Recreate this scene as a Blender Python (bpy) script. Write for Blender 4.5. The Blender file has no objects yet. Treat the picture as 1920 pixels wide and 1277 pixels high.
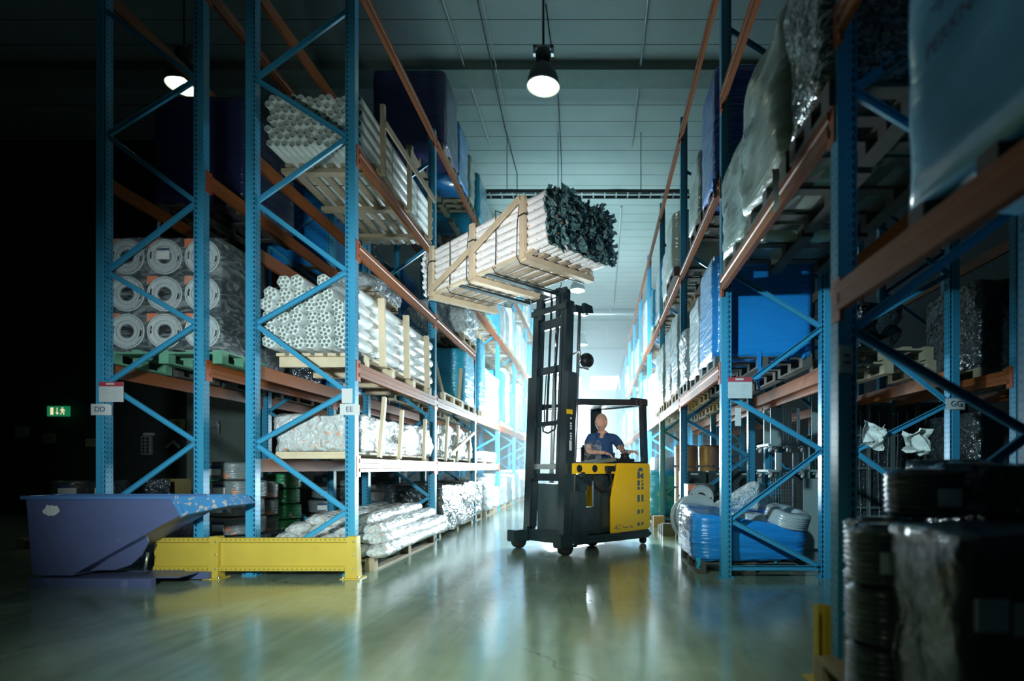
import bpy, bmesh, math, random
from mathutils import Vector as V, Matrix, noise
PI = math.pi
SC = bpy.context.scene
COL = SC.collection
H, F = 1.1, 1060.0          # eye height (m); focal length in pixels of the 1920 px frame
ORD = ['zeroth','first','second','third','fourth','fifth','sixth','seventh','eighth','ninth','tenth','eleventh','twelfth',
       'thirteenth','fourteenth','fifteenth','sixteenth','seventeenth','eighteenth','nineteenth','twentieth','twenty-first',
       'twenty-second','twenty-third','twenty-fourth','twenty-fifth','twenty-sixth','twenty-seventh','twenty-eighth','twenty-ninth','thirtieth']

# ------------------------------------------------------------------ mesh builder
class MB:
    def __init__(s): s.v, s.f, s.s, s.mi, s.ms = [], [], [], [], 0
    def add(s, vs, fs, smooth=False, M=None):
        b = len(s.v)
        s.v += [tuple(M @ V(p)) if M else tuple(p) for p in vs]
        s.f += [tuple(b+i for i in f) for f in fs]
        s.s += [smooth]*len(fs); s.mi += [s.ms]*len(fs)
        return s
    def box(s, x0, x1, y0, y1, z0, z1, M=None):
        return s.add([(x0,y0,z0),(x1,y0,z0),(x1,y1,z0),(x0,y1,z0),(x0,y0,z1),(x1,y0,z1),(x1,y1,z1),(x0,y1,z1)],
              [(0,3,2,1),(4,5,6,7),(0,1,5,4),(1,2,6,5),(2,3,7,6),(3,0,4,7)], False, M)
    def extr(s, prof, a, b, up=(0,0,1), smooth=False):
        """closed profile [(u,w)] swept from a to b; w runs along «up», u sideways"""
        a, b = V(a), V(b); d = (b-a).normalized(); up = V(up); w = (up-d*up.dot(d)).normalized(); u = d.cross(w)
        n = len(prof)
        vs = [a+u*p[0]+w*p[1] for p in prof]+[b+u*p[0]+w*p[1] for p in prof]
        fs = [(i,(i+1)%n,n+(i+1)%n,n+i) for i in range(n)]
        fs += [tuple(range(n))[::-1], tuple(range(n,2*n))]
        return s.add(vs, fs, smooth)
    def bar(s, a, b, w, h, up=(0,0,1)):
        return s.extr([(-w/2,-h/2),(w/2,-h/2),(w/2,h/2),(-w/2,h/2)], a, b, up)
    def tube(s, pts, r, n=8, cap=True):
        pts = [V(p) for p in pts]; rr = r if isinstance(r,(list,tuple)) else [r]*len(pts)
        vs, fs = [], []; u = None
        for i,p in enumerate(pts):
            d = (pts[min(i+1,len(pts)-1)]-pts[max(i-1,0)]).normalized()
            if u is None:
                u = d.orthogonal().normalized()
            u = (u-d*u.dot(d))
            u = u.normalized() if u.length>1e-6 else d.orthogonal().normalized()
            w = d.cross(u)
            vs += [p+(u*math.cos(2*PI*k/n)+w*math.sin(2*PI*k/n))*rr[i] for k in range(n)]
        for i in range(len(pts)-1):
            for k in range(n):
                fs.append((i*n+k, i*n+(k+1)%n, (i+1)*n+(k+1)%n, (i+1)*n+k))
        s.add(vs, fs, True)
        if cap:
            b = len(s.v)-len(vs)
            s.f += [tuple(b+k for k in range(n))[::-1], tuple(b+(len(pts)-1)*n+k for k in range(n))]; s.s += [False]*2; s.mi += [s.ms]*2
        return s
    def lathe(s, prof, n=24, M=None, close=False, smooth=True):
        vs, fs = [], []; m = len(prof)
        for (r,z) in prof: vs += [(r*math.cos(2*PI*k/n), r*math.sin(2*PI*k/n), z) for k in range(n)]
        for i in range(m if close else m-1):
            j = (i+1)%m
            for k in range(n): fs.append((i*n+k, i*n+(k+1)%n, j*n+(k+1)%n, j*n+k))
        return s.add(vs, fs, smooth, M)
    def prism(s, poly, t0, t1, M=None):
        """poly in xy, from z=t0 to t1"""
        n = len(poly); vs = [(x,y,t0) for x,y in poly]+[(x,y,t1) for x,y in poly]
        fs = [tuple(range(n))[::-1], tuple(range(n,2*n))]+[(i,(i+1)%n,n+(i+1)%n,n+i) for i in range(n)]
        return s.add(vs, fs, False, M)
    def sphere(s, c, r, n=12, sc=(1,1,1)):
        pr = [(max(1e-4,math.sin(PI*i/n)), -math.cos(PI*i/n)) for i in range(n+1)]
        return s.lathe(pr, n*2, Matrix.Translation(c) @ Matrix.Diagonal((r*sc[0],r*sc[1],r*sc[2],1)))
    def mesh(s, name, mat, bevel=0):
        me = bpy.data.meshes.new(name); me.from_pydata(s.v, [], s.f)
        for p, sm, k in zip(me.polygons, s.s, s.mi): p.use_smooth = sm; p.material_index = k
        bm = bmesh.new(); bm.from_mesh(me); bmesh.ops.recalc_face_normals(bm, faces=bm.faces)
        if bevel: bmesh.ops.bevel(bm, geom=[e for e in bm.edges if len(e.link_faces)==2 and e.calc_face_angle(0)>.6], offset=bevel, segments=2, affect='EDGES', clamp_overlap=True)
        bm.to_mesh(me); bm.free()
        for q in (mat if isinstance(mat,tuple) else (mat,)):
            if q: me.materials.append(q)
        return me
    def build(s, name, mat, parent=None, loc=None, bevel=0):
        return put(name, s.mesh(name, mat, bevel), parent, loc)

def put(name, me, parent=None, loc=None, rot=None):
    o = bpy.data.objects.new(name, me); COL.objects.link(o)
    if parent: o.parent = parent
    if loc is not None: o.location = loc
    if rot is not None: o.rotation_euler = rot
    return o
LABELS = {}
def tag(o, label, cat, group=None, kind=None):
    if label: o['label'] = label; LABELS.setdefault(label, []).append(o.name)
    if cat: o['category'] = cat
    if group: o['group'] = group
    if kind: o['kind'] = kind
    return o
def thing(name, label, cat, loc=(0,0,0), rz=0, group=None):
    o = bpy.data.objects.new(name, None); COL.objects.link(o); o.location = loc; o.rotation_euler = (0,0,rz)
    o.empty_display_size = .2
    return tag(o, label, cat, group)
def struct(o): o['kind'] = 'structure'; return o
def txt(s, size, align='CENTER', shear=0):
    cu = bpy.data.curves.new('t','FONT'); cu.body = s; cu.size = size; cu.shear = shear; cu.align_x = align; cu.align_y = 'CENTER'; cu.extrude = .0008
    o = bpy.data.objects.new('t', cu); COL.objects.link(o)
    dg = bpy.context.evaluated_depsgraph_get(); me = bpy.data.meshes.new_from_object(o.evaluated_get(dg))
    bpy.data.objects.remove(o); bpy.data.curves.remove(cu); return me
def text(name, s, size, mat, parent, M, shear=0, align='CENTER'):
    me = txt(s, size, align, shear); me.transform(M); me.materials.clear(); me.materials.append(mat); me.name = name
    return put(name, me, parent)
FRONT = Matrix.Rotation(PI/2, 4, 'X')               # xy -> xz, facing -y
def drape(me, target, T=None, off=.003, ax=0):
    """lay flat lettering (facing -x) onto a lumpy wrapped side"""
    from mathutils.bvhtree import BVHTree
    bv = BVHTree.FromPolygons([v.co for v in target.vertices], [p.vertices for p in target.polygons])
    for v in me.vertices:
        h = bv.ray_cast(V((-3, v.co.y, v.co.z)) if T is None else V((-3, v.co.y-T[1], v.co.z-T[2])), V((1,0,0)))
        if h[0]: v.co.x = h[0].x-off-(.001 if v.co.x < 0 else 0)
def N3(x, y, z): return noise.noise((x, y, z))

# ------------------------------------------------------------------ materials
def nt(name):
    m = bpy.data.materials.new(name); m.use_nodes = True; t = m.node_tree
    return m, t, t.nodes['Principled BSDF']
def mat(name, col, rough=.5, metal=0, bump=0, bs=(20,20,20), mottle=0, ms=3, coat=0, spec=.5, emit=None, es=0, trans=0, kind='noise', detail=3, bdist=.01):
    m, t, b = nt(name); b.inputs['Base Color'].default_value = (*col,1); b.inputs['Roughness'].default_value = rough
    b.inputs['Metallic'].default_value = metal; b.inputs['Specular IOR Level'].default_value = spec
    if coat: b.inputs['Coat Weight'].default_value = coat; b.inputs['Coat Roughness'].default_value = .15
    if trans: b.inputs['Alpha'].default_value = 1-trans
    if emit: b.inputs['Emission Color'].default_value = (*emit,1); b.inputs['Emission Strength'].default_value = es
    L = t.links.new
    if bump or mottle:
        tc = t.nodes.new('ShaderNodeTexCoord')
    if bump:
        mp = t.nodes.new('ShaderNodeMapping'); mp.inputs['Scale'].default_value = bs; L(tc.outputs['Object'], mp.inputs[0])
        if kind == 'voronoi':
            n = t.nodes.new('ShaderNodeTexVoronoi'); n.feature = 'SMOOTH_F1'; n.inputs['Scale'].default_value = 1; out = n.outputs['Distance']
            q = t.nodes.new('ShaderNodeTexNoise'); q.inputs['Scale'].default_value = 1.5; L(mp.outputs[0], q.inputs['Vector'])
            ad = t.nodes.new('ShaderNodeVectorMath'); ad.operation = 'MULTIPLY_ADD'; ad.inputs[1].default_value = (1.5,1.5,1.5)
            L(q.outputs['Color'], ad.inputs[0]); L(mp.outputs[0], ad.inputs[2]); L(ad.outputs[0], n.inputs['Vector'])
        else:
            n = t.nodes.new('ShaderNodeTexNoise'); n.inputs['Scale'].default_value = 1; n.inputs['Detail'].default_value = detail
            n.inputs['Distortion'].default_value = .6; out = n.outputs['Fac']; L(mp.outputs[0], n.inputs['Vector'])
        bu = t.nodes.new('ShaderNodeBump'); bu.inputs['Strength'].default_value = bump; bu.inputs['Distance'].default_value = bdist
        L(out, bu.inputs['Height']); L(bu.outputs[0], b.inputs['Normal'])
        if coat: L(bu.outputs[0], b.inputs['Coat Normal'])
    if mottle:
        n2 = t.nodes.new('ShaderNodeTexNoise'); n2.inputs['Scale'].default_value = ms; n2.inputs['Detail'].default_value = 5; L(tc.outputs['Object'], n2.inputs['Vector'])
        r = t.nodes.new('ShaderNodeMix'); r.data_type = 'RGBA'; r.inputs[6].default_value = (*[c*(1-mottle) for c in col],1)
        r.inputs[7].default_value = (*[min(1,c*(1+mottle)) for c in col],1); L(n2.outputs['Fac'], r.inputs[0]); L(r.outputs[2], b.inputs['Base Color'])
    return m
def add_spots(m, col, scale=14, thr=.66, stretch=(1,1,1)):
    """small printed marks of another ink over a film"""
    t = m.node_tree; b = t.nodes['Principled BSDF']; L = t.links.new
    tc = t.nodes.new('ShaderNodeTexCoord'); mp = t.nodes.new('ShaderNodeMapping'); mp.inputs['Scale'].default_value = stretch
    n = t.nodes.new('ShaderNodeTexNoise'); n.inputs['Scale'].default_value = scale; n.inputs['Detail'].default_value = 1.5
    L(tc.outputs['Object'], mp.inputs[0]); L(mp.outputs[0], n.inputs['Vector'])
    cr = t.nodes.new('ShaderNodeMath'); cr.operation = 'GREATER_THAN'; cr.inputs[1].default_value = thr; L(n.outputs['Fac'], cr.inputs[0])
    mx = t.nodes.new('ShaderNodeMix'); mx.data_type = 'RGBA'; bc = b.inputs['Base Color']
    if bc.is_linked: L(bc.links[0].from_socket, mx.inputs[6])
    else: mx.inputs[6].default_value = bc.default_value
    mx.inputs[7].default_value = (*col,1); L(cr.outputs[0], mx.inputs[0]); L(mx.outputs[2], bc)
    return m
def holes(m, sgn, x1=-.034, x2=-.008, pitch=.05):
    """punched slots (x1) and bolt holes (x2) of an upright, in its own coordinates"""
    t = m.node_tree; b = t.nodes['Principled BSDF']; L = t.links.new
    tc = t.nodes.new('ShaderNodeTexCoord'); sp = t.nodes.new('ShaderNodeSeparateXYZ'); L(tc.outputs['Object'], sp.inputs[0])
    def M(op, a, c=None):
        n = t.nodes.new('ShaderNodeMath'); n.operation = op
        for i, q in enumerate((a, c)):
            if q is None: continue
            if isinstance(q,(int,float)): n.inputs[i].default_value = q
            else: L(q, n.inputs[i])
        return n.outputs[0]
    z = M('FRACT', M('DIVIDE', sp.outputs[2], pitch)); ax = M('MULTIPLY', sp.outputs[0], sgn)
    slot = M('MULTIPLY', M('LESS_THAN', M('ABSOLUTE', M('SUBTRACT', ax, x1)), .006), M('LESS_THAN', z, .62))
    dot = M('MULTIPLY', M('LESS_THAN', M('ABSOLUTE', M('SUBTRACT', ax, x2)), .0035), M('LESS_THAN', z, .16))
    ydot = M('MULTIPLY', M('LESS_THAN', M('ABSOLUTE', M('SUBTRACT', M('ABSOLUTE', sp.outputs[1]), .024)), .005), M('LESS_THAN', z, .30))
    ydot = M('MULTIPLY', ydot, M('GREATER_THAN', M('ABSOLUTE', ax), .042))
    tot = M('MAXIMUM', M('MAXIMUM', slot, dot), ydot)
    mx = t.nodes.new('ShaderNodeMix'); mx.data_type = 'RGBA'; mx.inputs[6].default_value = b.inputs['Base Color'].default_value
    mx.inputs[7].default_value = (.004,.006,.02,1); L(tot, mx.inputs[0]); L(mx.outputs[2], b.inputs['Base Color'])
    return m
BLUE = (.045,.29,.48)
M_post = {1: holes(mat('rack_blue_punched', BLUE, .35), 1), -1: holes(mat('rack_blue_punched_mirrored', BLUE, .35), -1)}
M_blue = mat('rack_blue', BLUE, .35)
M_orange = mat('beam_orange', (.26,.075,.02), .38, spec=.22, mottle=.12, ms=2)
M_conn = mat('connector_orange', (.36,.07,.02), .4)
M_wood = mat('pine', (.64,.51,.35), .7, bump=.3, bs=(60,4,60), mottle=.25, ms=6)
M_wood2 = mat('weathered_wood', (.34,.27,.18), .8, bump=.3, bs=(40,5,40), mottle=.3, ms=8)
M_woodg = mat('green_pallet_wood', (.12,.30,.20), .7, mottle=.3, ms=8)
WR = dict(rough=.22, bump=.5, bs=(2.2,2.2,22), coat=.6, detail=4, bdist=.05)
M_wwhite = mat('wrap_white', (.62,.68,.70), **WR)
M_wgrey = mat('wrap_grey', (.33,.37,.38), **WR)
M_wblue = mat('wrap_blue', (.015,.23,.62), **WR)
M_wcyan = mat('wrap_cyan', (.03,.42,.66), **WR)
M_wnavy = mat('wrap_navy', (.03,.035,.12), **WR)
M_wgreen = mat('wrap_green_grey', (.36,.42,.36), **WR)
M_wdark = mat('wrap_dark', (.035,.045,.05), .18, bump=.9, bs=(9,9,14), coat=1, kind='voronoi', bdist=.05)
M_foil = mat('crinkled_film', (.52,.56,.58), .18, bump=.9, bs=(14,14,14), coat=.8, kind='voronoi', bdist=.06)
M_foilp = add_spots(mat('printed_film', (.56,.58,.58), .22, bump=.9, bs=(13,6,13), coat=.7, detail=5, bdist=.07), (.75,.34,.20), 24, .655)
M_sleeve = add_spots(mat('printed_sleeve', (.90,.90,.89), .35, bump=.6, bs=(30,5,30), coat=.3, bdist=.03), (.80,.34,.16), 36, .67, (1,.6,1))
M_tuft = add_spots(mat('shaded_film_ends', (.16,.32,.33), .2, bump=.6, bs=(30,30,30), coat=.6, bdist=.02), (.45,.20,.10), 18, .66)  # film tone includes the shade on the unlit end of the bundle
M_pipe = mat('white_pipe', (.72,.76,.74), .35)
M_pipein = mat('shaded_pipe_bore', (.58,.64,.60), .6)  # pipe white darkened, shade inside the bore put into the colour
M_bag = mat('pipe_bag_film', (.80,.84,.84), .2, bump=.5, bs=(20,3,20), coat=.8, bdist=.03)
M_black = mat('black_steel', (.018,.034,.042), .27, mottle=.3, ms=6, spec=.6)
M_dark = mat('dark_plastic', (.012,.014,.016), .45)
M_rubber = mat('rubber', (.012,.012,.013), .7)
M_yel = mat('truck_yellow', (.86,.52,.01), .38, bump=.15, bs=(2,2,40), mottle=.06, ms=9, coat=.3)
M_gyel = mat('guard_yellow', (.52,.37,.05), .5, mottle=.12, ms=5)
M_steel = mat('bare_steel', (.55,.58,.6), .25, metal=.9)
M_chrome = mat('chrome_rod', (.75,.8,.85), .08, metal=1)
M_galv = mat('galvanised', (.45,.5,.52), .4, metal=.5)
M_paper = mat('paper', (.78,.79,.76), .8, bump=.2, bs=(20,20,20))
M_white = mat('white_plastic', (.56,.58,.59), .6)
M_woodd = mat('dark_wood', (.075,.07,.06), .8, mottle=.3, ms=8)
M_red = mat('sign_red', (.42,.05,.07), .5)
M_ink = mat('ink', (.03,.05,.13), .6)
M_logo = mat('logo_ink', (.06,.10,.13), .5)
M_card = mat('dark_card', (.035,.05,.055), .6)
M_reel = mat('reel_grey', (.50,.54,.55), .45, mottle=.12, ms=20)
M_flash = mat('orange_print', (.75,.20,.10), .5)
M_coilg = add_spots(mat('grey_hose', (.17,.20,.21), .3, bump=.8, bs=(3,3,75), coat=.9, bdist=.02), (.50,.20,.12), 9, .66)
M_coilgr = add_spots(mat('green_hose', (.02,.28,.10), .3, bump=.8, bs=(3,3,75), coat=.9, bdist=.02), (.4,.5,.4), 12, .66)
M_coilb = add_spots(mat('black_hose', (.05,.07,.065), .3, bump=.8, bs=(3,3,75), coat=.9, bdist=.02), (.30,.12,.06), 9, .67)
M_coilf = mat('silver_hose', (.42,.46,.48), .2, bump=1, bs=(5,5,60), coat=.9, bdist=.015)
M_skip = add_spots(mat('skip_blue', (.09,.11,.23), .38, mottle=.12, ms=3), (.12,.15,.29), 6, .7)
M_skipw = add_spots(mat('worn_skip_blue', (.05,.20,.42), .4, mottle=.1, ms=3), (.42,.34,.30), 26, .60, (1,1.6,1))
M_rim = mat('skip_rim_blue', (.07,.16,.36), .4, mottle=.15, ms=6)
M_skin = mat('skin', (.62,.33,.23), .5, mottle=.08, ms=25)
M_polo = mat('navy_cloth', (.012,.055,.15), .85, bump=.3, bs=(25,25,25))
M_trous = mat('dark_trousers', (.02,.02,.025), .85)
M_eye = mat('eye_white', (.75,.75,.74), .2)
M_tat = mat('tattoo_ink', (.10,.09,.12), .6)
M_grn = mat('exit_green', (.0,.20,.08), .5, emit=(.02,.45,.18), es=.35)
M_exw = mat('exit_white', (.8,.75,.5), .5, emit=(1,.85,.5), es=.9)
M_fire = mat('photoluminescent', (.35,.38,.20), .6)
M_lampout = mat('lamp_housing', (.05,.055,.055), .45)
M_lampin = mat('lamp_reflector', (.8,.82,.72), .35)
M_bulb = mat('lamp_light', (1,1,1), .5, emit=(.88,1,.80), es=14)
M_pane = mat('window_light', (1,1,1), .5, emit=(.85,.97,1), es=9)
M_soft = mat('softbox_light', (1,1,1), .5, emit=(.80,.93,1), es=11)
M_con = mat('concrete_column', (.20,.26,.24), .8, mottle=.2, ms=4)
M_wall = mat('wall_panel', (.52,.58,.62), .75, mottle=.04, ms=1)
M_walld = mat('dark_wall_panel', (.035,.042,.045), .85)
def clearfilm(name, amt=.22):
    m, t, b = nt(name); L = t.links.new; out = t.nodes['Material Output']
    b.inputs['Base Color'].default_value = (.75,.8,.82,1); b.inputs['Roughness'].default_value = .15
    tr = t.nodes.new('ShaderNodeBsdfTransparent'); mx = t.nodes.new('ShaderNodeMixShader')
    tc = t.nodes.new('ShaderNodeTexCoord'); mp = t.nodes.new('ShaderNodeMapping'); mp.inputs['Scale'].default_value = (3.2,3.2,8); mp.inputs['Rotation'].default_value = (.3,.5,0)
    n = t.nodes.new('ShaderNodeTexNoise'); n.inputs['Scale'].default_value = 1.4; n.inputs['Detail'].default_value = 5; n.inputs['Distortion'].default_value = 2
    L(tc.outputs['Object'], mp.inputs[0]); L(mp.outputs[0], n.inputs['Vector'])
    bu = t.nodes.new('ShaderNodeBump'); bu.inputs['Strength'].default_value = 1; bu.inputs['Distance'].default_value = .03; L(n.outputs['Fac'], bu.inputs['Height']); L(bu.outputs[0], b.inputs['Normal'])
    mr = t.nodes.new('ShaderNodeMapRange'); mr.inputs['From Min'].default_value = .45; mr.inputs['From Max'].default_value = .75
    mr.inputs['To Min'].default_value = amt*.15; mr.inputs['To Max'].default_value = min(1,amt*2.6); L(n.outputs['Fac'], mr.inputs['Value'])
    L(mr.outputs[0], mx.inputs[0]); L(tr.outputs[0], mx.inputs[1]); L(b.outputs[0], mx.inputs[2]); L(mx.outputs[0], out.inputs['Surface'])
    return m
M_film = clearfilm('clear_film', .15)
M_bulk = mat('wrap_black_smooth', (.035,.042,.045), .22, bump=.6, bs=(7,7,5), coat=.8, detail=5, bdist=.06)
M_acry = clearfilm('acrylic', .12)

# floor: worn green-grey sealed concrete with hairline cracks and tyre marks
def floor_mat():
    m, t, b = nt('sealed_concrete'); L = t.links.new
    tc = t.nodes.new('ShaderNodeTexCoord')
    n = t.nodes.new('ShaderNodeTexNoise'); n.inputs['Scale'].default_value = .9; n.inputs['Detail'].default_value = 7; n.inputs['Roughness'].default_value = .62; L(tc.outputs['Object'], n.inputs['Vector'])
    cr = t.nodes.new('ShaderNodeValToRGB'); e = cr.color_ramp.elements; e[0].position = .33; e[0].color = (.15,.21,.17,1); e[1].position = .68; e[1].color = (.27,.34,.27,1); L(n.outputs['Fac'], cr.inputs[0])
    v = t.nodes.new('ShaderNodeTexVoronoi'); v.feature = 'DISTANCE_TO_EDGE'; v.inputs['Scale'].default_value = .28
    q = t.nodes.new('ShaderNodeTexNoise'); q.inputs['Scale'].default_value = 3; q.inputs['Detail'].default_value = 6; L(tc.outputs['Object'], q.inputs['Vector'])
    ma = t.nodes.new('ShaderNodeVectorMath'); ma.operation = 'MULTIPLY_ADD'; ma.inputs[1].default_value = (.35,.35,0); L(q.outputs['Color'], ma.inputs[0]); L(tc.outputs['Object'], ma.inputs[2]); L(ma.outputs[0], v.inputs['Vector'])
    lt = t.nodes.new('ShaderNodeMath'); lt.operation = 'LESS_THAN'; lt.inputs[1].default_value = .0012; L(v.outputs['Distance'], lt.inputs[0])
    mx = t.nodes.new('ShaderNodeMix'); mx.data_type = 'RGBA'; mx.inputs[7].default_value = (.09,.11,.09,1); L(lt.outputs[0], mx.inputs[0]); L(cr.outputs[0], mx.inputs[6])
    # tyre marks: curved streaks
    mp = t.nodes.new('ShaderNodeMapping'); mp.inputs['Scale'].default_value = (4,.6,1); mp.inputs['Rotation'].default_value = (0,0,-.25); L(tc.outputs['Object'], mp.inputs[0])
    w = t.nodes.new('ShaderNodeTexNoise'); w.inputs['Scale'].default_value = 1.5; w.inputs['Detail'].default_value = 5; w.inputs['Distortion'].default_value = 1.2; L(mp.outputs[0], w.inputs['Vector'])
    mr = t.nodes.new('ShaderNodeMapRange'); mr.inputs['From Min'].default_value = .4; mr.inputs['From Max'].default_value = .65; mr.inputs['To Min'].default_value = .88; mr.inputs['To Max'].default_value = 1.08; L(w.outputs['Fac'], mr.inputs['Value'])
    ml = t.nodes.new('ShaderNodeMix'); ml.data_type = 'RGBA'; ml.blend_type = 'MULTIPLY'; ml.inputs[0].default_value = 1; L(mx.outputs[2], ml.inputs[6]); L(mr.outputs[0], ml.inputs[7]); L(ml.outputs[2], b.inputs['Base Color'])
    rr = t.nodes.new('ShaderNodeMapRange'); rr.inputs['To Min'].default_value = .11; rr.inputs['To Max'].default_value = .27; L(w.outputs['Fac'], rr.inputs['Value']); L(rr.outputs[0], b.inputs['Roughness'])
    bu = t.nodes.new('ShaderNodeBump'); bu.inputs['Strength'].default_value = .12; bu.inputs['Distance'].default_value = .02; L(q.outputs['Fac'], bu.inputs['Height']); L(bu.outputs[0], b.inputs['Normal'])
    b.inputs['Coat Weight'].default_value = .35; b.inputs['Coat Roughness'].default_value = .12
    return m
def panel_mat(name, col, pitch, axis, line=.02):
    m, t, b = nt(name); L = t.links.new
    tc = t.nodes.new('ShaderNodeTexCoord'); sp = t.nodes.new('ShaderNodeSeparateXYZ'); L(tc.outputs['Object'], sp.inputs[0])
    d = t.nodes.new('ShaderNodeMath'); d.operation = 'DIVIDE'; d.inputs[1].default_value = pitch; L(sp.outputs[axis], d.inputs[0])
    f = t.nodes.new('ShaderNodeMath'); f.operation = 'FRACT'; L(d.outputs[0], f.inputs[0])
    l = t.nodes.new('ShaderNodeMath'); l.operation = 'LESS_THAN'; l.inputs[1].default_value = line/pitch; L(f.outputs[0], l.inputs[0])
    n = t.nodes.new('ShaderNodeTexNoise'); n.inputs['Scale'].default_value = 1.2; n.inputs['Detail'].default_value = 5; L(tc.outputs['Object'], n.inputs['Vector'])
    c = t.nodes.new('ShaderNodeMix'); c.data_type = 'RGBA'; c.inputs[6].default_value = (*[x*.85 for x in col],1); c.inputs[7].default_value = (*[min(1,x*1.12) for x in col],1); L(n.outputs['Fac'], c.inputs[0])
    mx = t.nodes.new('ShaderNodeMix'); mx.data_type = 'RGBA'; mx.inputs[7].default_value = (*[x*.12 for x in col],1); L(l.outputs[0], mx.inputs[0]); L(c.outputs[2], mx.inputs[6]); L(mx.outputs[2], b.inputs['Base Color'])
    b.inputs['Roughness'].default_value = .75
    return m
M_floor = floor_mat()
M_ceil = panel_mat('roof_panels', (.36,.43,.42), .585, 1, .02)

# ------------------------------------------------------------------ the hall
struct(MB().box(-15,9,-3,38,-.1,0).build('floor', M_floor))
struct(MB().box(-15,9,-3,38,9.0,9.1).build('ceiling', M_ceil))
struct(MB().box(-15,9,37.5,37.7,0,9).build('wall_far', M_wall))
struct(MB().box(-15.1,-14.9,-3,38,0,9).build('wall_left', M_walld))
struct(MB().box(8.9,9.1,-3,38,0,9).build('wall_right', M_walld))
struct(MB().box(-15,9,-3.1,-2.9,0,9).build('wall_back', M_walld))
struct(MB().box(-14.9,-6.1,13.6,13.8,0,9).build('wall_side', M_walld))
struct(MB().box(-14.9,8.9,10.95,11.5,8.82,8.999).build('ceiling_shadow_band', M_con))  # shallow strip standing in for a shadow band across the ceiling
struct(MB().box(-14.9,8.9,28.9,29.4,8.75,8.999).build('trim_2', M_con))
wp = MB()
for k in range(19): wp.box(-14.8+.45*k,-14.55+.45*k,13.53,13.599,4.9,6.4)
struct(wp.build('trim_3', M_walld))
struct(MB().box(-9.6,-8.25,13.25,13.599,0,4.2).build('trim_4', M_con))
for i,(x0,x1) in enumerate(((-.36,1.56),(-2.9,-1.05))):
    w = MB()
    for a in ((x0-.06,x1+.06,6.24,6.31),(x0-.06,x1+.06,7.17,7.24),(x0-.06,x0,6.31,7.17),(x1,x1+.06,6.31,7.17)):
        w.box(a[0],a[1],37.40,37.499,a[2],a[3])
    w = struct(w.build('window_%d'%(i+1), M_wall))
    struct(MB().box(x0,x1,37.44,37.48,6.31,7.17).build('window_pane', M_pane, w))

# ------------------------------------------------------------------ racks
def post_mesh(sgn):
    # the wide smooth flange on the outer side, a recessed slotted strip on the inner side; sgn = +1: outer side at +x
    pr = [(.05,-.045),(.05,.045),(-.05,.045),(-.05,-.045),(-.045,-.045),(-.045,-.036),(-.022,-.036),(-.018,-.045)]
    pr = [(x*sgn,y) for x,y in pr]
    hh = 6.3; n = len(pr); m = MB()
    m.add([(x,y,0) for x,y in pr]+[(x,y,hh) for x,y in pr], [(i,(i+1)%n,n+(i+1)%n,n+i) for i in range(n)]+[tuple(range(n)),tuple(range(n,2*n))])
    return m.mesh('upright_post', M_post[sgn])
POST = {1: post_mesh(1), -1: post_mesh(-1)}
FOOT = MB().box(-.075,.075,-.07,.07,0,.008).lathe([(.0,.008),(.011,.008),(.011,.024),(0,.024)],6,Matrix.Translation((.062,-.055,0))).lathe([(.0,.008),(.011,.008),(.011,.024),(0,.024)],6,Matrix.Translation((-.062,-.055,0))).mesh('foot_plate', M_blue)
def brace_mesh(a, b):
    pr = [(-.011,-.024),(.015,-.024),(.015,.024),(-.011,.024),(-.011,.019),(.009,.019),(.009,-.019),(-.011,-.019)]
    # open side of the channel towards -y
    m = MB(); a, b = V(a), V(b)
    d = (b-a).normalized()
    up = V((0,1,0)).cross(d)
    m.extr([(x,z) for x,z in pr], a, b, up)
    return m
def beam_mesh(L, s):
    """beam along +y with its shaped face towards s*x, top at z=0"""
    pr = [(-.02,-.14),(.02,-.14),(.02,-.105),(.012,-.098),(.012,-.048),(.02,-.041),(.02,0),(-.02,0)]
    m = MB(); n = len(pr)
    m.add([(x*s,.05,z) for x,z in pr]+[(x*s,L-.05,z) for x,z in pr], [(i,(i+1)%n,n+(i+1)%n,n+i) for i in range(n)]+[tuple(range(n)),tuple(range(n,2*n))])
    return m.mesh('beam', M_orange)
CONN = MB().box(-.012,.012,-.045,.045,-.19,.03).mesh('beam_connector', M_conn)
BEAMS = {}
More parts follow.
